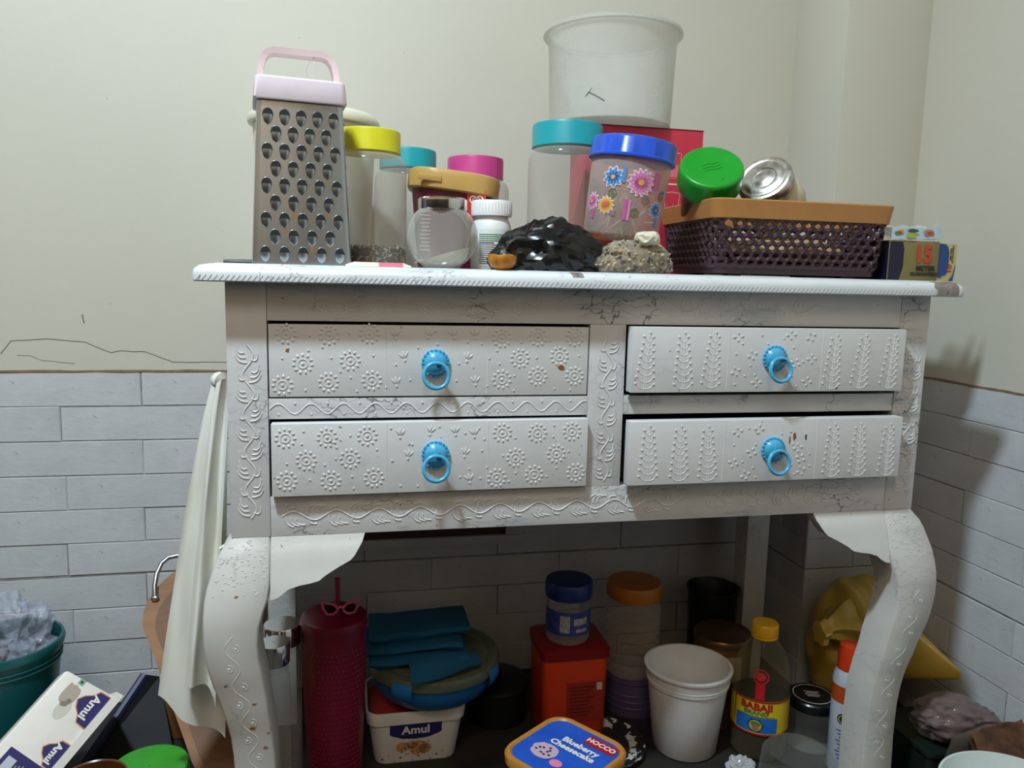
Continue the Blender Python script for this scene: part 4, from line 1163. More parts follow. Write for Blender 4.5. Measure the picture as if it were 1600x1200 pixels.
# Ice cream tub (white) with blue lidded box and teal cloth stacked on it
t = thing('ice_cream_tub', 'white printed ice cream tub under the round blue container', 'tub', (.246, .272, FL))
ww = pl('tub_white', srgb(225, 220, 214), .4)
TW, TD, TH = .156, .120, .095
rr_ = lambda k, z, g=0: rrect(.132 + (TW - .132) * k - 2 * g, .096 + (TD - .096) * k - 2 * g, .020, z, 6)
b = MB(); b.loft([rr_(0, .0005), rr_(.05, .003), rr_(.85, TH - .022), rr_(1.1, TH - .021), rr_(1.25, TH - .004), rr_(1.2, TH), rr_(1.0, TH), rr_(.9, TH - .006), rr_(.85, TH - .02, .002), rr_(.3, .04, .002)], 0, True, True); part('body', b, ww, t)
b = MB(); b.loft([rr_(.80, TH - .014, .002), rr_(.80, TH - .012, .002)]); part('contents', b, pl('red_contents', srgb(170, 50, 45), .5), t)
yf = lambda z: -(.048 + (.012) * .85 * z / (TH - .022))
def tf(s, z, o=.0006): return (s, yf(z) - o, z)
nv = pl('print_navy', srgb(36, 34, 100), .4)
b = MB()
pts = [(-.042, .0725), (-.042, .055), (-.038, .052), (-.032, .050), (-.022, .046), (-.012, .045), (.0, .044), (.012, .045), (.022, .046), (.032, .050), (.038, .052), (.042, .055), (.042, .0725)]
b.poly([(x - .001, z) for x, z in pts], tf); part('brand_panel', b, nv, t)
b = MB(); put_text(b, 'Amul', .021, lambda s, z: tf(s, z, .0014), (-.001, .061), 0, 0, .0006); part('lettering', b, pl('print_white', srgb(230, 230, 230), .5), t)
b = MB()
for (x, z, r_) in ((-.022, .030, .013), (.004, .027, .018), (-.006, .033, .010), (.014, .024, .012)):
    disc(b, lambda s, q, z=z: tf(s, q, .0008 + .0003 * (z > .035)), (x, z), r_, r_ * .85, 0, 18, lambda a: .9 + .2 * noise.noise(Vector((cos(a) * 2, sin(a) * 2, x * 60))))
for k in range(16):
    disc(b, lambda s, q: tf(s, q, .0016), (random.Random(k).uniform(-.03, .022), random.Random(k + 50).uniform(.016, .038)), .0012, mi=1, n=6)
for k in range(12):
    disc(b, lambda s, q: tf(s, q, .0008), (-.055 + k * .0098, .010 + .007 * sin(k * 2.1)), .0022, .0014, mi=2 if k % 3 else 1, n=8)
part('ice_cream_print', b, [pl('print_scoop', srgb(206, 150, 104), .5), pl('print_brown', srgb(70, 36, 30), .5), pl('print_rose', srgb(206, 150, 165), .5)], t)
t = thing('round_lunch_box', 'round blue food box with a grey-green lid under the folded teal cloth', 'container', (.279, .280, FL + .0958))
blu = pl('blue_plastic', srgb(30, 108, 178), .35)
lathe_part('bowl', [(.001, .0003), (.072, .0003), (.080, .003), (.092, .012), (.102, .030), (.1065, .046), (.1075, .050)], blu, t, 56, cap1=True)
gg = clear('grey_green_lid', srgb(104, 112, 92), .72, .25, (.7, .75, .6), .2)
lathe_part('lid', [(.1078, .0505), (.112, .051), (.112, .060), (.109, .066), (.100, .068), (.092, .066), (.088, .068), (.075, .0685), (.070, .067), (.001, .067)], gg, t, 56)
for a in (-.55, .95):
    b = MB(); b.grid(lambda u, v: ((.1125 + .004 * sin(pi * v)) * sin(a + (u - .5) * .30), -(.1125 + .004 * sin(pi * v)) * cos(a + (u - .5) * .30), .036 + .026 * v), 8, 5); part('lid_clip', b, blu, t)
t = thing('folded_cloth', 'folded teal blue cloth lying on the round blue food box', 'cloth', (.252, .272, FL + .1650))
tealc = mat('teal_cloth', srgb(8, 84, 122), .85, bump=.5, bscale=500)
def fold(name, x0, x1, y0, y1, z0, th, seed, sk=0.0, lift=0.0):
    b = MB(); rings = []; n = 14
    for k in range(n + 1):
        u = k / n; x = x0 + (x1 - x0) * u
        dz = .004 * noise.noise(Vector((u * 3, seed, 1))) + lift * u; dy = sk * u + .006 * noise.noise(Vector((u * 2, seed, 7)))
        sec = []
        for q in range(12):
            a = 2 * pi * q / 12; sy = (abs(cos(a)) ** .5) * (1 if cos(a) >= 0 else -1); sz = (abs(sin(a)) ** .7) * (1 if sin(a) >= 0 else -1)
            sec.append((x, (y0 + y1) / 2 + dy + (y1 - y0) / 2 * sy, z0 + th / 2 + dz + th / 2 * sz + .003 * noise.noise(Vector((u * 4, a, seed)))))
        rings.append(sec)
    b.loft(rings); return part(name, b, tealc, t)
fold('fold', -.082, .078, -.050, .055, .000, .017, 1, -.01); fold('fold', -.090, .070, -.040, .060, .014, .016, 2, -.006, .004); fold('fold', -.080, .085, -.025, .066, .030, .018, 3, .004, .003)
b = MB(); b.grid(lambda u, v: (-.020 + .115 * u + .0 * v, -.055 - .062 * v + .030 * u * v + .012 * u, .016 - .008 * v + .003 * sin(u * 5 + v * 3)), 12, 10)
b2 = MB(); n = len(b.v); b2.add(b.v + [(x, y, z - .002) for x, y, z in b.v], b.f + [[i + n for i in f[::-1]] for f in b.f]); part('loose_corner', b2, tealc, t)

# black pot
t = thing('pot', 'dark black lidded pot in the shadow beside the blue food box', 'pot', (.402, .335, FL))
bk = pl('black_pot', (.006, .006, .007), .4, spec=.3)
lathe_part('body', [(.001, .0005), (.048, .0005), (.053, .006), (.055, .060), (.055, .064)], bk, t, cap1=True)
lathe_part('lid', [(.050, .0645), (.058, .0650), (.058, .068), (.052, .074), (.03, .079), (.008, .080), (.008, .090), (.001, .091)], bk, t)
# orange canister with small blue-lidded jar
t = thing('orange_canister', 'square orange canister with a dark red lid and printed label', 'canister', (.519, .285, FL))
org = pl('orange_plastic', srgb(206, 62, 26), .35); dred = pl('dark_red_plastic', srgb(120, 18, 20), .35)
b = MB(); b.loft([rrect(.108, .1, .014, .0005, 6), rrect(.112, .104, .014, .004, 6), rrect(.116, .108, .014, .152, 6)]); part('body', b, org, t)
b = MB(); b.loft([rrect(.119, .111, .015, .150, 6), rrect(.122, .114, .015, .151, 6), rrect(.122, .114, .015, .164, 6), rrect(.114, .106, .018, .168, 6), rrect(.09, .085, .018, .169, 6)]); part('lid', b, dred, t)
def of(s, z, o=.0008): return (s, -.0521 - .002 * z / .138 - o, z)
b = MB(); rect(b, of, (.016, .072), .066, .074, 0, 1, 1); lbp = part('label', b, pl('label_darkred', srgb(150, 36, 22), .5), t)
b = MB()
for k in range(9): rect(b, lambda s, z: of(s, z, .0013), (.010 - (k % 3) * .002, .100 - k * .0065), .044 - (k % 3) * .006, .0022, 0, 1, 1)
rect(b, lambda s, z: of(s, z, .0013), (.041, .100), .010, .014, 1, 1, 1)
part('small_print', b, [pl('print_darkbrown', srgb(84, 20, 14), .6), pl('print_cream', srgb(200, 180, 160), .6)], lbp)
t = thing('blue_lid_jar', 'small clear jar with a navy lid and paper label on the orange canister', 'jar', (.514, .278, FL + .1692))
lathe_part('body', [(.001, .0004), (.034, .0004), (.037, .003), (.0385, .012), (.0385, .068), (.036, .076), (.034, .080)], clr_jar, t)
lathe_part('lid', [(.033, .0790), (.0405, .0790), (.0412, .081), (.0412, .104), (.039, .107), (.001, .108)], pl('navy_lid_plastic', srgb(20, 48, 120), .35), t)
b = MB(); rect(b, cyl(.0385, .0004), (0, .040), .18, .042, 0, 30, 1); lb = part('label', b, pl('label_blueprint', srgb(44, 62, 140), .5, var=srgb(90, 100, 160), vscale=90), t)
b = MB(); rect(b, cyl(.0385, .0009), (-.016, .040), .017, .030, 0, 4, 1); rect(b, cyl(.0385, .0009), (.012, .044), .026, .012, 0, 5, 1); rect(b, cyl(.0385, .0009), (.014, .028), .022, .006, 0, 5, 1); part('label_patch', b, pl('label_pale', srgb(186, 180, 176), .6, var=srgb(90, 100, 140), vscale=180, vamt=.9), lb)
# purple tin carrying the ribbed jar with orange lid
t = thing('purple_tin', 'dull purple round tin below the orange-lidded jar', 'tin', (.660, .330, FL))
lathe_part('body', [(.001, .0005), (.053, .0005), (.054, .003), (.054, .064), (.0565, .066), (.0565, .070), (.001, .071)], pl('dull_purple', srgb(92, 76, 116), .45, bump=.2), t)
b = MB()
for z in (.020, .032, .044): b.tube([(.0545 * cos(2 * pi * k / 40), .0545 * sin(2 * pi * k / 40), z) for k in range(40)], .0009, 5, closed=True)
part('rib', b, pl('dull_purple', None), t)
t = thing('ribbed_jar', 'clear ribbed plastic jar with an orange lid standing on the purple tin', 'jar', (.655, .330, FL + .0712))
prof = [(.001, .0004), (.046, .0004), (.049, .004)]
for k in range(6): prof += [(.0505, .010 + k * .021), (.0505, .022 + k * .021), (.0460, .0265 + k * .021)]
prof += [(.044, .142), (.042, .147)]
lathe_part('body', prof, clr_dusty, t)
lathe_part('lid', [(.041, .1455), (.0495, .1455), (.0505, .148), (.0505, .168), (.048, .172), (.001, .173)], pl('orange_lid_plastic', srgb(196, 118, 22), .35), t)
# white empty tub
t = thing('white_tub', 'empty white plastic tub standing open in front of the oil bottle', 'tub', (.703, .190, FL))
H = .150; b = MB()
b.lathe([(.001, .0005), (.050, .0005), (.0535, .004), (.0665, H - .030), (.0690, H - .028), (.0695, H - .016), (.0700, H - .014), (.0700, H - .006), (.0735, H - .005), (.0740, H - .001), (.0725, H), (.0685, H), (.0675, H - .010), (.0640, H - .035), (.0510, .006), (.001, .004)], 56); part('body', b, pl('bright_white_plastic', srgb(228, 229, 232), .35), t)
b = MB(); b.lathe([(.0684, H - .022), (.0702, H - .021), (.0684, H - .020)], 56); part('rib', b, pl('bright_white_plastic', None), t)
b = MB(); disc(b, cyl(lambda z: .0535 + .013 * z / .12, .0009, .62), (.0, .034), .005, .0026, 0, 12, lambda a: .8 + .4 * noise.noise(Vector((cos(a) * 2, sin(a) * 2, 4)))); part('food_stain', b, pl('orange_stain', srgb(205, 140, 60), .6), t)
# speckled black lid on the floor
t = thing('enamel_lid', 'black lid with a splashed white rim lying left of the white tub', 'lid', (.555, .205, FL))
def speck():
    m, nt, N, L, P = _new('black_white_enamel'); P.inputs['Roughness'].default_value = .3
    tx = _tex(nt, 'ShaderNodeTexNoise', 55, (1, 1, 1), 3, .6)
    L.new(_mix(nt, _ramp(nt, tx.outputs['Fac'], .54, .57), (.02, .018, .018), srgb(205, 205, 200)), P.inputs['Base Color']); return m
lathe_part('plate', [(.001, .0005), (.064, .0005), (.072, .004), (.078, .012), (.0775, .014), (.070, .0085), (.060, .007), (.001, .0065)], speck(), t, 48)
lathe_part('boss', [(.001, .0068), (.052, .0068), (.050, .010), (.001, .012)], pl('brown_black', (.03, .022, .018), .4), t)
# blueberry tub at the very front
t = thing('blueberry_tub', 'ice cream tub with a blue printed lid and gold rim at the front edge', 'tub', (.437, .012, FL), radians(-54))
gr = pl('gold_rim', srgb(186, 128, 56), .35)
b = MB(); b.loft([rrect(.108, .108, .022, .0005, 6), rrect(.112, .112, .022, .004, 6), rrect(.126, .126, .024, .118, 6)]); part('body', b, pl('blue_tub', srgb(48, 84, 170), .4), t)
b = MB(); b.loft([rrect(.134, .134, .028, .1186, 8), rrect(.138, .138, .030, .1195, 8), rrect(.139, .139, .030, .131, 8), rrect(.134, .134, .029, .1345, 8), rrect(.126, .126, .026, .1345, 8), rrect(.122, .122, .025, .132, 8)]); part('lid', b, gr, t)
lz = .1324; lf_ = lambda s, u, o=0: (s, u, lz + o)
b = MB(); b.poly([(p[0], p[1]) for p in rrect(.121, .121, .024, 0, 8)], lambda s, u: (s, u, lz)); pr = part('printed_sheet', b, pl('sheet_blue', srgb(38, 82, 188), .3, var=srgb(60, 110, 215), vscale=18), t)
# lettering runs along the sheet, read from the front right
d1 = lambda s, u: (s, u, lz + .0006); d2 = lambda s, u: (s, u, lz + .0011)
b = MB(); rect(b, d1, (.030, .044), .050, .021, 0, 1, 1); part('brand_patch', b, pl('patch_red', srgb(178, 30, 44), .4), pr)
b = MB(); put_text(b, 'HOCCO', .0125, d2, (.030, .044), 0, 0, .0005); part('lettering', b, pl('print_white', None), pr)
b = MB(); put_text(b, 'Blueberry', .0155, d1, (.010, .022), 0, 0, .0006); put_text(b, 'Cheesecake', .0155, d1, (.006, .007), 0, 0, .0006); part('lettering', b, pl('print_white', None), pr)
b = MB()
disc(b, d1, (-.022, -.020), .022, .019, 0, 26, lambda a: .93 + .12 * noise.noise(Vector((cos(a) * 2, sin(a) * 2, 1)))); 
for k in range(9): disc(b, d2, (-.022 + .014 * cos(k * 2.3) * (.4 + .07 * k), -.020 + .012 * sin(k * 2.3) * (.4 + .07 * k)), .0024, .0018, 1, 8)
b3 = MB(); rect(b3, d1, (.052, -.016), .006, .006, 0, 1, 1); part('veg_mark', b3, pl('print_white', None), pr)
b2 = MB(); disc(b2, d1, (.008, -.032), .010, .008, 0, 14); part('swirl_print', b2, pl('print_pinkish', srgb(226, 130, 170), .5), pr)
part('scoop_print', b, [pl('print_lilac', srgb(196, 172, 190), .5), pl('print_plum', srgb(60, 34, 70), .5), pl('print_white', None), pl('print_pinkish', srgb(226, 130, 170), .5)], pr)
# dark bin and gold tin at the back
t = thing('black_bin', 'tall black bin with a rolled rim at the back beside the rear leg', 'bin', (.836, .372, FL))
lathe_part('body', [(.001, .0005), (.040, .0005), (.043, .004), (.048, .196), (.0515, .198), (.0515, .204), (.048, .2045), (.045, .200), (.041, .08), (.001, .07)], bk, t)
t = thing('gold_tin', 'round brown and gold tin with a paper label behind the white tub', 'tin', (.806, .268, FL))
lathe_part('body', [(.001, .0005), (.050, .0005), (.051, .003), (.051, .145), (.049, .150)], pl('tin_brown', srgb(112, 78, 40), .35, metal=.4, var=srgb(80, 54, 30)), t, cap1=True)
lathe_part('lid', [(.049, .1505), (.0525, .1505), (.0525, .160), (.050, .163), (.044, .1615), (.020, .163), (.001, .164)], pl('tin_gold', srgb(96, 70, 44), .3, metal=.6), t)
b = MB(); rect(b, cyl(.051, .0005, -.5), (0, .115), .075, .045, 0, 14, 1); lb  = part('label', b, pl('tin_label', srgb(150, 132, 110), .6), t)
b = MB(); fn = cyl(.051, .0010, -.5)
for k in range(3): ribbon(b, fn, [(-.008 + k * .006 + .004 * cos(q * .8), .112 + .004 * k + .007 * sin(q * .8)) for q in range(8)], .0012)
part('emblem', b, pl('print_darkbrown', None), lb)
# cooking oil bottle
t = thing('oil_bottle', 'clear oil bottle with a yellow cap and yellow and blue label', 'bottle', (.824, .160, FL), radians(-30))
oilc = clear('oil_bottle_plastic', srgb(206, 200, 170), .05, .06, (.92, .91, .82), .4)
R_ = .0465
prof = [(.001, .0005), (.040, .0005), (.0455, .006)]
for k in range(3): prof += [(R_, .012 + k * .013), (R_ * .965, .018 + k * .013)]
prof += [(R_, .052), (R_, .112), (R_ * .975, .116), (R_, .120), (R_ * .975, .126), (R_, .131), (R_ * .99, .142), (R_ * .93, .158), (R_ * .80, .176), (R_ * .60, .192), (R_ * .42, .201), (.018, .205)]
lathe_part('body', prof, oilc, t)
lathe_part('oil', [(.001, .003), (.040, .003), (.0445, .008), (.0445, .1), (.043, .105), (.001, .106)], pl('dark_oil', srgb(30, 22, 8), .3, spec=.2), t)
lathe_part('cap', [(.018, .2035), (.0215, .2035), (.0222, .206), (.0205, .2075), (.0220, .209), (.0220, .226), (.0200, .2285), (.001, .229)], pl('yellow_cap_plastic', srgb(222, 170, 22), .35), t)
b = MB(); rect(b, cyl(R_, .0006), (0, .081), .150, .060, 0, 30, 1); lb = part('label', b, pl('label_yellow', srgb(214, 190, 30), .45), t)
f1, f2, f3 = cyl(R_, .0011), cyl(R_, .0016), cyl(R_, .0021)
b = MB()
for z in (.0525, .1095): rect(b, f1, (0, z), .150, .003, 0, 30, 1)
rect(b, f1, (-.045, .081), .002, .056, 0, 1, 1)
part('red_border', b, pl('print_crimson', srgb(170, 26, 34), .5), lb)
b = MB(); rect(b, f1, (-.006, .0685), .070, .026, 0, 14, 1); part('blue_panel', b, pl('label_azure', srgb(30, 104, 190), .5), lb)
b = MB(); disc(b, f2, (-.006, .068), .0135, .0125, 0, 6); disc(b, f3, (-.006, .068), .0100, .0095, 1, 16); disc(b, cyl(R_, .0026), (-.006, .0715), .0075, .004, 2, 12); disc(b, cyl(R_, .0026), (-.006, .065), .0050, .0048, 3, 12)
part('emblem', b, [pl('print_green_dark', srgb(30, 60, 40), .5), pl('print_gold', srgb(190, 160, 60), .5), pl('print_green', None), pl('print_tan', srgb(150, 110, 80), .5)], lb)
b = MB(); put_text(b, 'BABAJI', .0165, f2, (-.006, .1000), 0, 0, .0007, 1.05); part('lettering', b, pl('print_crimson', None), lb)
b = MB(); put_text(b, 'BRAND', .0098, f2, (-.006, .0895), 0, 0, .0004, 1.2); rect(b, f2, (-.006, .0835), .060, .0014, 0, 10, 1); part('lettering', b, pl('print_green', None), lb)
b = MB(); f4 = cyl(R_, .0008); rect(b, f4, (-.002, .128), .0145, .030, 0, 4, 3); part('red_strip', b, pl('strip_red', srgb(196, 30, 44), .4), t)
b = MB(); fr = lambda s, z: ((R_ * (1 - .10 * max(0, (z - .142)) / .016) + .0008) * sin(s / R_), -(R_ * (1 - .10 * max(0, (z - .142)) / .016) + .0008) * cos(s / R_), z)
ribbon(b, fr, [(-.002 + .0125 * cos(2 * pi * k / 20), .152 + .0105 * sin(2 * pi * k / 20)) for k in range(20)], .0022, 0, True); disc(b, fr, (-.002, .152), .0085, .0070, 0, 14); part('round_seal', b, pl('strip_red', None), t)
# jar with black lid and an empty glass beaker in front of it
t = thing('black_lid_jar', 'clear glass jar with a printed black lid beside the oil bottle', 'jar', (.925, .163, FL), radians(-20))
lathe_part('body', [(.001, .0005), (.040, .0005), (.044, .005), (.044, .058), (.040, .068), (.037, .072)], glass, t)
lathe_part('lid', [(.036, .0715), (.0405, .0715), (.0412, .073), (.0412, .085), (.039, .0875), (.001, .088)], pl('gloss_black', (.01, .01, .012), .25), t)
b = MB(); fn = lambda s, u: (s, u, .0884); ribbon(b, fn, [(.032 * cos(2 * pi * k / 32), .032 * sin(2 * pi * k / 32)) for k in range(32)], .0014, 0, True)
for k in range(4): rect(b, fn, (0, .008 - k * .005), .026 - (k % 2) * .006, .0022, 0, 1, 1)
part('lid_print', b, pl('print_white', None), t)
t = thing('glass_beaker', 'upturned empty clear plastic beaker at the front before the oil bottle', 'beaker', (.828, .048, FL))
lathe_part('body', [(.0565, .0005), (.0595, .0005), (.0600, .003), (.0540, .060), (.0480, .067), (.001, .0685)], clear('beaker_plastic', srgb(215, 218, 212), .03, .05, (.95, .96, .95), .35), t, 48, cap0=False)
t = thing('plastic_wad', 'small crumpled clear plastic wad beside the white tub', 'wad', (.752, .088, FL))
b = blob(4, (.020, .016, .016), .1, 2.6, 21, crumple=.3, cf=1.2); b.xf(Matrix.Translation((0, 0, .018))); b.v = [(x, y, max(z, .0004)) for x, y, z in b.v]; part('film', b, clear('wad_film', srgb(215, 218, 225), .5, .12, edge=.4), t, smooth=20)
# spray can behind the right leg
t = thing('spray_can', 'white spray can with an orange-red cap half hidden by the right leg', 'can', (.937, .085, FL), radians(-36))
lathe_part('body', [(.001, .0005), (.0245, .0005), (.026, .004), (.026, .158), (.0245, .168), (.021, .176)], pl('can_white', srgb(186, 196, 212), .35), t, cap1=True)
lathe_part('cap', [(.0195, .1762), (.0215, .1765), (.0205, .206), (.0185, .216), (.001, .219)], pl('cap_orange_red', srgb(206, 62, 24), .35), t)
b = MB(); rect(b, cyl(.026, .0005), (0, .138), .10, .028, 0, 24, 1); part('label_band', b, pl('band_orange', srgb(176, 72, 24), .45), t)
b = MB(); disc(b, cyl(.026, .0006), (-.006, .098), .009, .009, 0, 18); part('seal', b, pl('seal_black', srgb(24, 28, 20), .5), t)
b = MB(); ribbon(b, cyl(.026, .0011), [(-.006 + .006 * cos(2 * pi * k / 14), .098 + .006 * sin(2 * pi * k / 14)) for k in range(14)], .0014, 0, True)
part('seal_ring', b, pl('seal_yellow', srgb(196, 186, 80), .5), t)
b = MB()
for k in range(9): rect(b, cyl(.026, .0006), (-.004, .078 - k * .006), .022 - .005 * (k % 3), .0018, 0, 5, 1)
part('small_print', b, pl('print_bluegrey', srgb(70, 90, 130), .6), t)
# yellow knotted bag
t = thing('yellow_bag', 'knotted yellow plastic bag resting against the corner behind the right leg', 'bag', (1.058, .238, FL))
ybm = mat('yellow_film', srgb(196, 166, 74), .32, var=srgb(166, 132, 52), vscale=12, vamt=.7, bump=.2, bscale=60)
def yb(p, n):
    # a broad sack: gathers to a knot on the front left, a bulging corner to the right
    a = atan2(n.x, n.z)
    p *= 1 + .03 * sin(a * 11 + 3 * noise.noise(n * 1.5))
    if n.x > .3 and n.z < .35: p.x *= 1 + .30 * (n.x - .3) * max(0, 1 - abs(n.z + .25) * 1.6)
    return p
b = blob(5, (.088, .076, .135), .03, 1.4, 31, extra=yb, ridged=False); b.xf(Matrix.Translation((0, 0, .132))); b.v = [(min(x, .108), min(y, .084), max(z, .0006)) for x, y, z in b.v]; part('sack', b, ybm, t)
b = MB(); n = 24; rings = []
for k in range(9):
    u = k / 8; r_ = .040 * (1 - u) ** 1.2 * (1 + .1 * sin(k)) + .009 + .010 * (u > .8)
    c = Vector((-.050 - .072 * u, -.044 - .020 * u, .190 + .010 * sin(u * 3)))
    rings.append([tuple(c + Vector((0, r_ * (1 + .18 * sin(q * 5 * 2 * pi / n)) * cos(2 * pi * q / n), r_ * (1 + .18 * sin(q * 5 * 2 * pi / n)) * sin(2 * pi * q / n) * .9))) for q in range(n)])
b.loft(rings); part('knotted_neck', b, ybm, t)
b = MB(); rings = []
for k in range(7):
    u = k / 6; r_ = .062 * (1 - u) + .010
    c = Vector((.030 + .050 * u, -.04 - .115 * u, .160 - .010 * u))
    rings.append([tuple(c + Vector((.0, r_ * .8 * cos(2 * pi * q / n), r_ * sin(2 * pi * q / n)))) for q in range(n)])
b.loft(rings); part('bag_corner', b, ybm, t)
# brown packet in clear film, dark bottle block, wrapper, bowl on the right
t = thing('brown_packet', 'clear plastic packet of brown pulses leaning by the right wall', 'packet', (1.075, .010, FL))
def bp(p, n):
    p.z *= 1 - .15 * sin(p.x * 30); return p
b = blob(5, (.062, .036, .034), .06, 1.8, 17, extra=bp, crumple=.12, cf=1.0); b.xf(Matrix.Rotation(-.35, 4, 'Z')); b.xf(Matrix.Translation((0, 0, .118))); b.v = [(min(x, .062), y, z) for x, y, z in b.v]; core = MB(); core.add([(x * .96, y * .96, .118 + (z - .118) * .96) for x, y, z in b.v], b.f)
part('film', b, clear('packet_film', srgb(190, 180, 180), .12, .06, edge=.3, bump=.3), t, smooth=22)
o = part('pulses', core, pl('brown_pulses', srgb(92, 66, 62), .7, var=srgb(56, 38, 36), vscale=90, vamt=1, bump=.7, bscale=260), t)
b = MB(); b.grid(lambda u, v: (-.060 + .05 * u, -.048 - .012 * v, .085 + .045 * v + .012 * u), 6, 6); part('film_flap', b, clear('film_flap', srgb(200, 196, 190), .4, .1), t)
t = thing('dark_crate', 'dark green-black box standing under the brown packet by the right leg', 'box', (1.070, .050, FL))
b = MB(); b.loft([rrect(.108, .12, .012, .0005, 5), rrect(.112, .124, .012, .07, 5), rrect(.118, .13, .012, .072, 5), rrect(.118, .13, .012, .078, 5), rrect(.10, .11, .012, .079, 5)]); part('body', b, pl('dark_green', srgb(22, 34, 30), .4), t)
t = thing('snack_wrapper', 'torn brown and gold snack wrapper by the right wall', 'wrapper', (1.098, -.088, FL + .0005))
def wr(u, v):
    x = -.048 + .10 * u; y = .040 - .050 * v
    z = .128 - .055 * v + .005 * noise.noise(Vector((u * 5, v * 4, 3))) + .012 * u
    return (x, y, z)
bro = mat('bronze_wrapper', srgb(104, 68, 46), .3, .3, var=srgb(34, 22, 16), vscale=32, vamt=1, bump=.5, bscale=90)
b = MB(); b.grid(wr, 20, 10); n = len(b.v); b2 = MB(); b2.add(b.v + [(x, y + .012, z - .003) for x, y, z in b.v], b.f + [[i + n for i in f[::-1]] for f in b.f]); part('printed_side', b2, bro, t)
b = MB(); b.grid(lambda u, v: (wr(u, 1)[0], wr(u, 1)[1] - .012 * v, wr(u, 1)[2] - .030 * v + .006 * u), 14, 4); part('silver_inside', b, pl('foil_silver', srgb(170, 160, 145), .35, metal=.3), t)
b = MB(); b.box((-.046, -.004, 0), (.050, .038, .070), bev=.006); part('packet_body', b, bro, t)
t = thing('white_bowl', 'deep white bowl standing at the lower right edge', 'bowl', (1.000, -.185, FL))
lathe_part('bowl', [(.001, .0005), (.045, .0005), (.050, .006), (.080, .070), (.094, .130), (.0955, .135), (.0925, .135), (.077, .071), (.046, .010), (.001, .008)], pl('bowl_white', srgb(205, 214, 212), .3), t, 56)

# ------------------------------------------------------------------ things left of the table
# hanging cloth
t = thing('hanging_cloth', 'off-white kitchen cloth hanging from a nail on the table side', 'cloth', (-.03, .09, .60))
clm = mat('off_white_cloth', srgb(228, 230, 226), .85, var=srgb(224, 224, 204), vscale=9, vamt=.7, bump=.35, bscale=700)
def cloth_strip(name, xl, xr, y0, zt, zb, seed, amp, hem):
    NU, NV = 40, 50
    def f(u, v):
        s = v ** .8
        x = (xl[0] + (xl[1] - xl[0]) * s) * (1 - u) + (xr[0] + (xr[1] - xr[0]) * s) * u
        z = zt + (zb + hem(u) - zt) * v
        y = y0 + amp * (.25 + .75 * s) * sin(u * 2 * pi * 1.25 + seed) + .006 * noise.noise(Vector((u * 3, v * 4, seed)))
        z += .006 * (1 - v) * sin(u * pi)
        return (x, y, z)
    b = MB(); b.grid(f, NU, NV); n = len(b.v)
    bb = MB(); bb.add(b.v + [(x, y + .0016, z) for x, y, z in b.v], b.f + [[i + n for i in q[::-1]] for q in b.f])
    W1, W2 = NU + 1, NV + 1
    edge = [j * W1 for j in range(W2)], [j * W1 + NU for j in range(W2)], list(range(W1)), [NV * W1 + i for i in range(W1)]
    for e in edge: bb.add([], [])
    for e in edge:
        for i, j in zip(e[:-1], e[1:]): bb.f.append([i, j, j + n, i + n]); bb.m.append(0)
    return part(name, bb, clm, t, True)
cloth_strip('long_fold', (-.030, -.116), (-.012, -.030), .095, .612, .135, 1.0, .014, lambda u: .040 * (1 - u) ** 2 - .030 * u ** 3)
cloth_strip('front_fold', (-.022, -.074), (-.004, -.034), .062, .610, .205, 2.2, .012, lambda u: -.030 * u + .02 * sin(u * 3))
b = MB(); b.tube([(-.012, .075, .607), (-.018, .072, .614), (-.022, .082, .612), (-.014, .095, .606)], [.006, .011, .011, .006], 10); part('gathered_top', b, clm, t, True)
b = MB(); b.tube([(-.006, .085, .47), (-.008, .07, .44), (-.005, .062, .42), (-.010, .055, .405), (-.022, .050, .398)], .0022, 6); part('hem_loop', b, clm, t, True)
b = MB(); b.tube([(.0058, .085, .604), (-.024, .085, .607)], .0016, 8); part('nail', b, M['steel'], t, True)
# wooden board with a steel handle, leaning on the wall
t = thing('wooden_board', 'brown wooden board with a steel loop handle leaning on the brick wall', 'board', (-.10, .16, FL))
pn = Vector((0, .729, -.685)); px = Vector((1, 0, 0)); pz = Vector((0, .685, .729)); p0 = Vector((0, .455, .29))
OUT = [(-.120, .256), (-.137, .248), (-.154, .238), (-.170, .226), (-.183, .213), (-.191, .201), (-.194, .187), (-.193, .173), (-.187, .162), (-.176, .146), (-.140, .089), (-.111, .043), (-.094, .015), (-.082, -.001), (-.071, -.018), (-.055, -.024), (-.030, -.026), (-.018, -.020), (-.014, -.008), (-.014, .245), (-.018, .255), (-.028, .260), (-.10, .262)]
def onp(x, z, o=0.0):
    s = (z - p0.z) / pz.z
    return tuple(p0 + px * x + pz * s + pn * o)
F = [onp(x, z) for x, z in OUT]; Bk_ = [onp(x, z, .016) for x, z in OUT]; b = MB(); b.loft([F, Bk_])
woodb = mat('brown_wood', srgb(142, 98, 58), .6, var=srgb(110, 66, 38), vscale=9, vamt=.9, stretch=(1, 6, 1), bump=.2)
part('board', b, woodb, t, True)
b = MB(); b.loft([[onp(x * .84 - .010, .12 + (z - .12) * .88, -.0006) for x, z in OUT], [onp(x * .84 - .010, .12 + (z - .12) * .88, .001) for x, z in OUT]]); part('inset_face', b, mat('dark_wood_face', srgb(112, 72, 42), .6, var=srgb(84, 48, 28), vscale=9, vamt=.9, stretch=(1, 6, 1)), t, True)
b = MB(); b.tube([onp(-.178, .204, -.003), onp(-.180, .218, -.010), onp(-.179, .232, -.012), onp(-.174, .246, -.011), onp(-.165, .254, -.009), onp(-.150, .257, -.007), onp(-.132, .256, -.004)], [.005, .0042, .004, .004, .004, .004, .004], 10); part('handle', b, M['steel'], t, True)
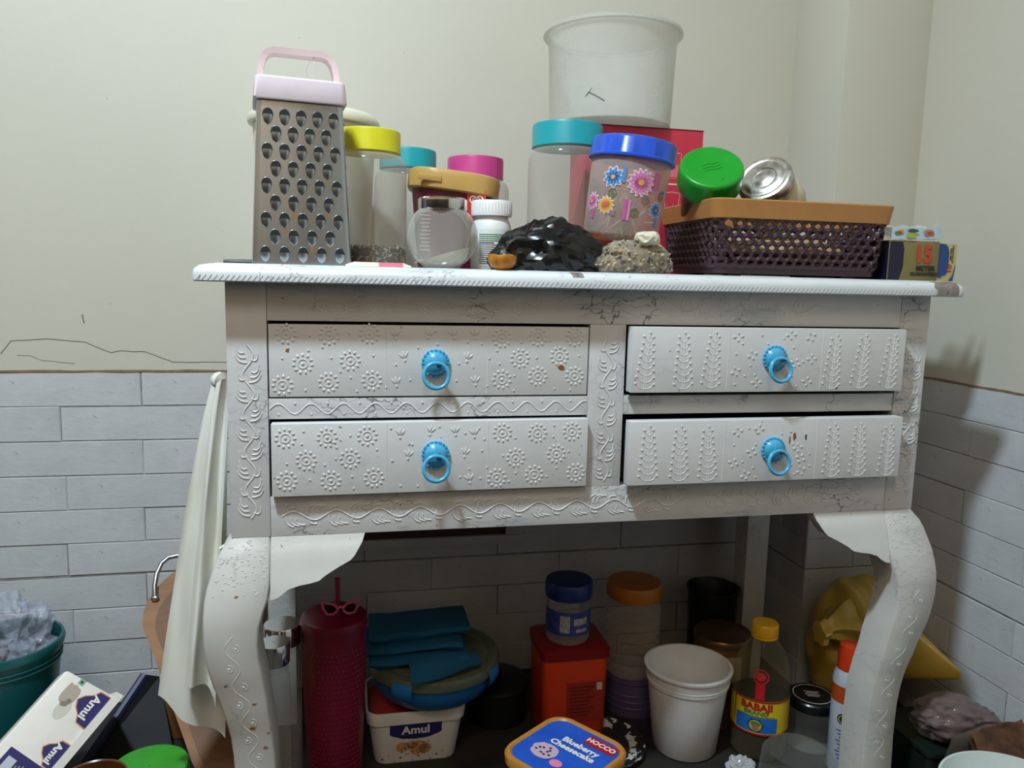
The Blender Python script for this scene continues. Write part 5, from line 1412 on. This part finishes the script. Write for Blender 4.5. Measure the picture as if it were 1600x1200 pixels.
b = MB(); b.ell(onp(-.178, .203, -.004), (.007, .004, .005), 10, 6); part('rivet', b, M['steel'], t, True)
# second bit of wood behind
b = MB(); b.box((-.168, .352, FL + .0005), (-.12, .366, .060), bev=.003); tag(part('wood_offcut', b, woodb, None), 'small brown wood offcut standing behind the green-lidded tub', 'wood')
# teal bucket with clear bag in it
t = thing('bucket', 'dark teal plastic bucket at the left edge', 'bucket', (-.395, .335, FL))
tb = clear('teal_bucket_plastic', srgb(24, 92, 96), .80, .3, (.5, .75, .75), .2)
RB = Matrix.Rotation(radians(0), 3, 'X')
lathe_part('body', [(.001, .0005), (.056, .0005), (.060, .004), (.080, .190), (.084, .192), (.086, .200), (.084, .206), (.080, .206), (.078, .190), (.058, .008), (.001, .006)], tb, t, 56)
b = MB()
for z in (.180, .172): b.tube([((.0805 if z > .175 else .0795) * cos(2 * pi * k / 48), (.0805 if z > .175 else .0795) * sin(2 * pi * k / 48), z) for k in range(48)], .0016, 6, closed=True)
part('rim_rib', b, tb, t)
t = thing('clear_bag', 'crinkled clear plastic bag stuffed in the teal bucket', 'bag', (-.395, .335, FL + .150))
b = blob(5, (.060, .058, .070), .08, 2.2, 41, crumple=.25, cf=1.3); b.xf(Matrix.Translation((.006, 0, .050))); cb = clear('crinkled_film', srgb(196, 204, 224), .30, .08, edge=.35); part('film', b, cb, t, smooth=22)
b = blob(3, (.012, .010, .014), .2, 2, 44); b.xf(Matrix.Translation((.012, -.045, .055))); part('dark_scrap', b, pl('dark_brown_scrap', srgb(44, 24, 18), .6), t)
# carton on its side
a0 = Vector((-.187, .201, .127)); a1 = Vector((-.249, .135, .064))
e1 = (a1 - a0).normalized(); nrm = Vector((.38, -.80, .46)).normalized(); e1 = (e1 - nrm * e1.dot(nrm)).normalized(); e2 = e1.cross(nrm)
if e2.x < 0: e2 = -e2
Rm = Matrix((e1, e2, e1.cross(e2))).transposed()
sgn = 1 if e1.cross(e2).dot(nrm) > 0 else -1
t = thing('ice_cream_box', 'white printed ice cream box tipped on its side by the teal bucket', 'box', (-.218, .168, .0955), Rm)
# local: x runs along the rim, y from base to rim, z out of the printed side (times sgn)
LX0, LX1, LY = -.048, .160, .086
b = MB()
ring = lambda y, k: [(LX0 - k, y, sgn * (.0 + k * .6)), (LX1 + k, y, sgn * (.0 + k * .6)), (LX1 + k, y, -sgn * (.10 + k)), (LX0 - k, y, -sgn * (.10 + k))]
b.loft([ring(-LY, -.010), ring(-LY + .003, -.007), ring(-.012, 0), ring(-.0115, .007), ring(0, .008)]); part('body', b, ww, t, smooth=30)
# print on the sloping side: base is tucked in by .6*.01
def pf(s, y): return (s, y, sgn * (.0006 + .006 * y / LY * 1.0 + .0006))
def pfo(o): return lambda s, y: (s, y, sgn * (.0012 + .006 * y / LY + o))
def shield(cx, cy, w, h): return [(cx - w, cy - .0), (cx - w * .95, cy - h * .45), (cx - w * .6, cy - h * .6), (cx - w * .35, cy - h * .85), (cx, cy - h), (cx + w * .35, cy - h * .85), (cx + w * .6, cy - h * .6), (cx + w * .95, cy - h * .45), (cx + w, cy)]
og = pl('print_orange_edge', srgb(206, 130, 70), .5)
for (cx, w, h, ts) in ((-.020, .024, .034, .016), (.048, .018, .027, .0130)):
    b = MB(); b.poly(shield(cx, -.012, w + .0016, h + .0016), pfo(.0003)); b.poly(shield(cx, -.012, w, h), pfo(.0006), 1); part('brand_panel', b, [og, nv], t)
    b = MB(); put_text(b, 'Amul', ts, pfo(.0010), (cx, -.012 - h * .42), 0 if sgn > 0 else 0, 0, .0005, sgn); part('lettering', b, pl('print_white', None), t)
b = MB(); rect(b, pfo(.0004), (.105, -.044), .075, .056, 0, 1, 1); part('nutrition_panel', b, nv, t)
b = MB(); rect(b, pfo(.0008), (.109, -.060), .064, .013, 0, 1, 1)
for k in range(9): rect(b, pfo(.0008), (.108, -.018 - k * .004), .060 - (k % 3) * .004, .0009, 0, 1, 1)
part('small_print', b, pl('print_pale_blue', srgb(190, 192, 210), .6), t)
b = MB(); disc(b, pfo(.0003), (-.018, -.060), .019, .013, 0, 18, lambda a: .85 + .4 * noise.noise(Vector((cos(a) * 2, sin(a) * 2, 5)))); disc(b, pfo(.0003), (.000, -.054), .015, .009, 1, 18); rect(b, pfo(.0006), (-.040, -.058), .008, .008, 2, 1, 1); disc(b, pfo(.0010), (-.040, -.058), .002, mi=3, n=8)
part('ice_cream_print', b, [pl('print_mocha', srgb(176, 160, 148), .5), pl('print_beige', srgb(206, 198, 188), .5), pl('print_mint', srgb(120, 170, 140), .5), pl('print_green_dark', None)], t)
# black folder
t = thing('black_folder', 'black folder with a navy edge leaning beside the ice cream box', 'folder', (-.19, .30, FL))
b = MB()
C8 = [(-.275, .250, FL + .0005), (-.140, .292, FL + .0005), (-.178, .375, .062), (-.198, .366, .072)]
V = [Vector(c) for c in C8]; nn = (V[1] - V[0]).cross(V[3] - V[0]).normalized() * .012
b.loft([[tuple(v) for v in V], [tuple(v + nn) for v in V]]); part('cover', b, pl('folder_black', (.006, .006, .008), .6, spec=.3), t, True)
b = MB(); b.tube([tuple(V[0] + nn * .5 + Vector((0, 0, .008))), tuple(V[3] + nn * .5)], .0075, 8); part('spine', b, pl('folder_navy', srgb(28, 34, 70), .45), t, True)
# green lidded tub, brown mug
t = thing('green_lid_tub', 'tub with a flat bright green lid on the floor beside the wooden board', 'tub', (-.142, .150, FL))
lathe_part('body', [(.001, .0005), (.044, .0005), (.046, .004), (.049, .070)], pl('pale_tub', srgb(190, 196, 188), .4), t, cap1=True)
lathe_part('lid', [(.049, .0702), (.0535, .0702), (.0540, .073), (.0540, .082), (.052, .085), (.048, .0855), (.001, .0855)], pl('grass_green_plastic', srgb(48, 150, 34), .35, var=srgb(40, 110, 30), vscale=30), t)
t = thing('brown_mug', 'dark brown glazed mug rim at the lower left edge', 'mug', (-.188, .055, FL))
lathe_part('mug', [(.001, .0005), (.034, .0005), (.038, .005), (.043, .100), (.0445, .132), (.0435, .1345), (.0415, .133), (.040, .10), (.035, .012), (.001, .010)], pl('brown_glaze', srgb(74, 42, 18), .25, var=srgb(120, 74, 30), coat=.5), t, 48)
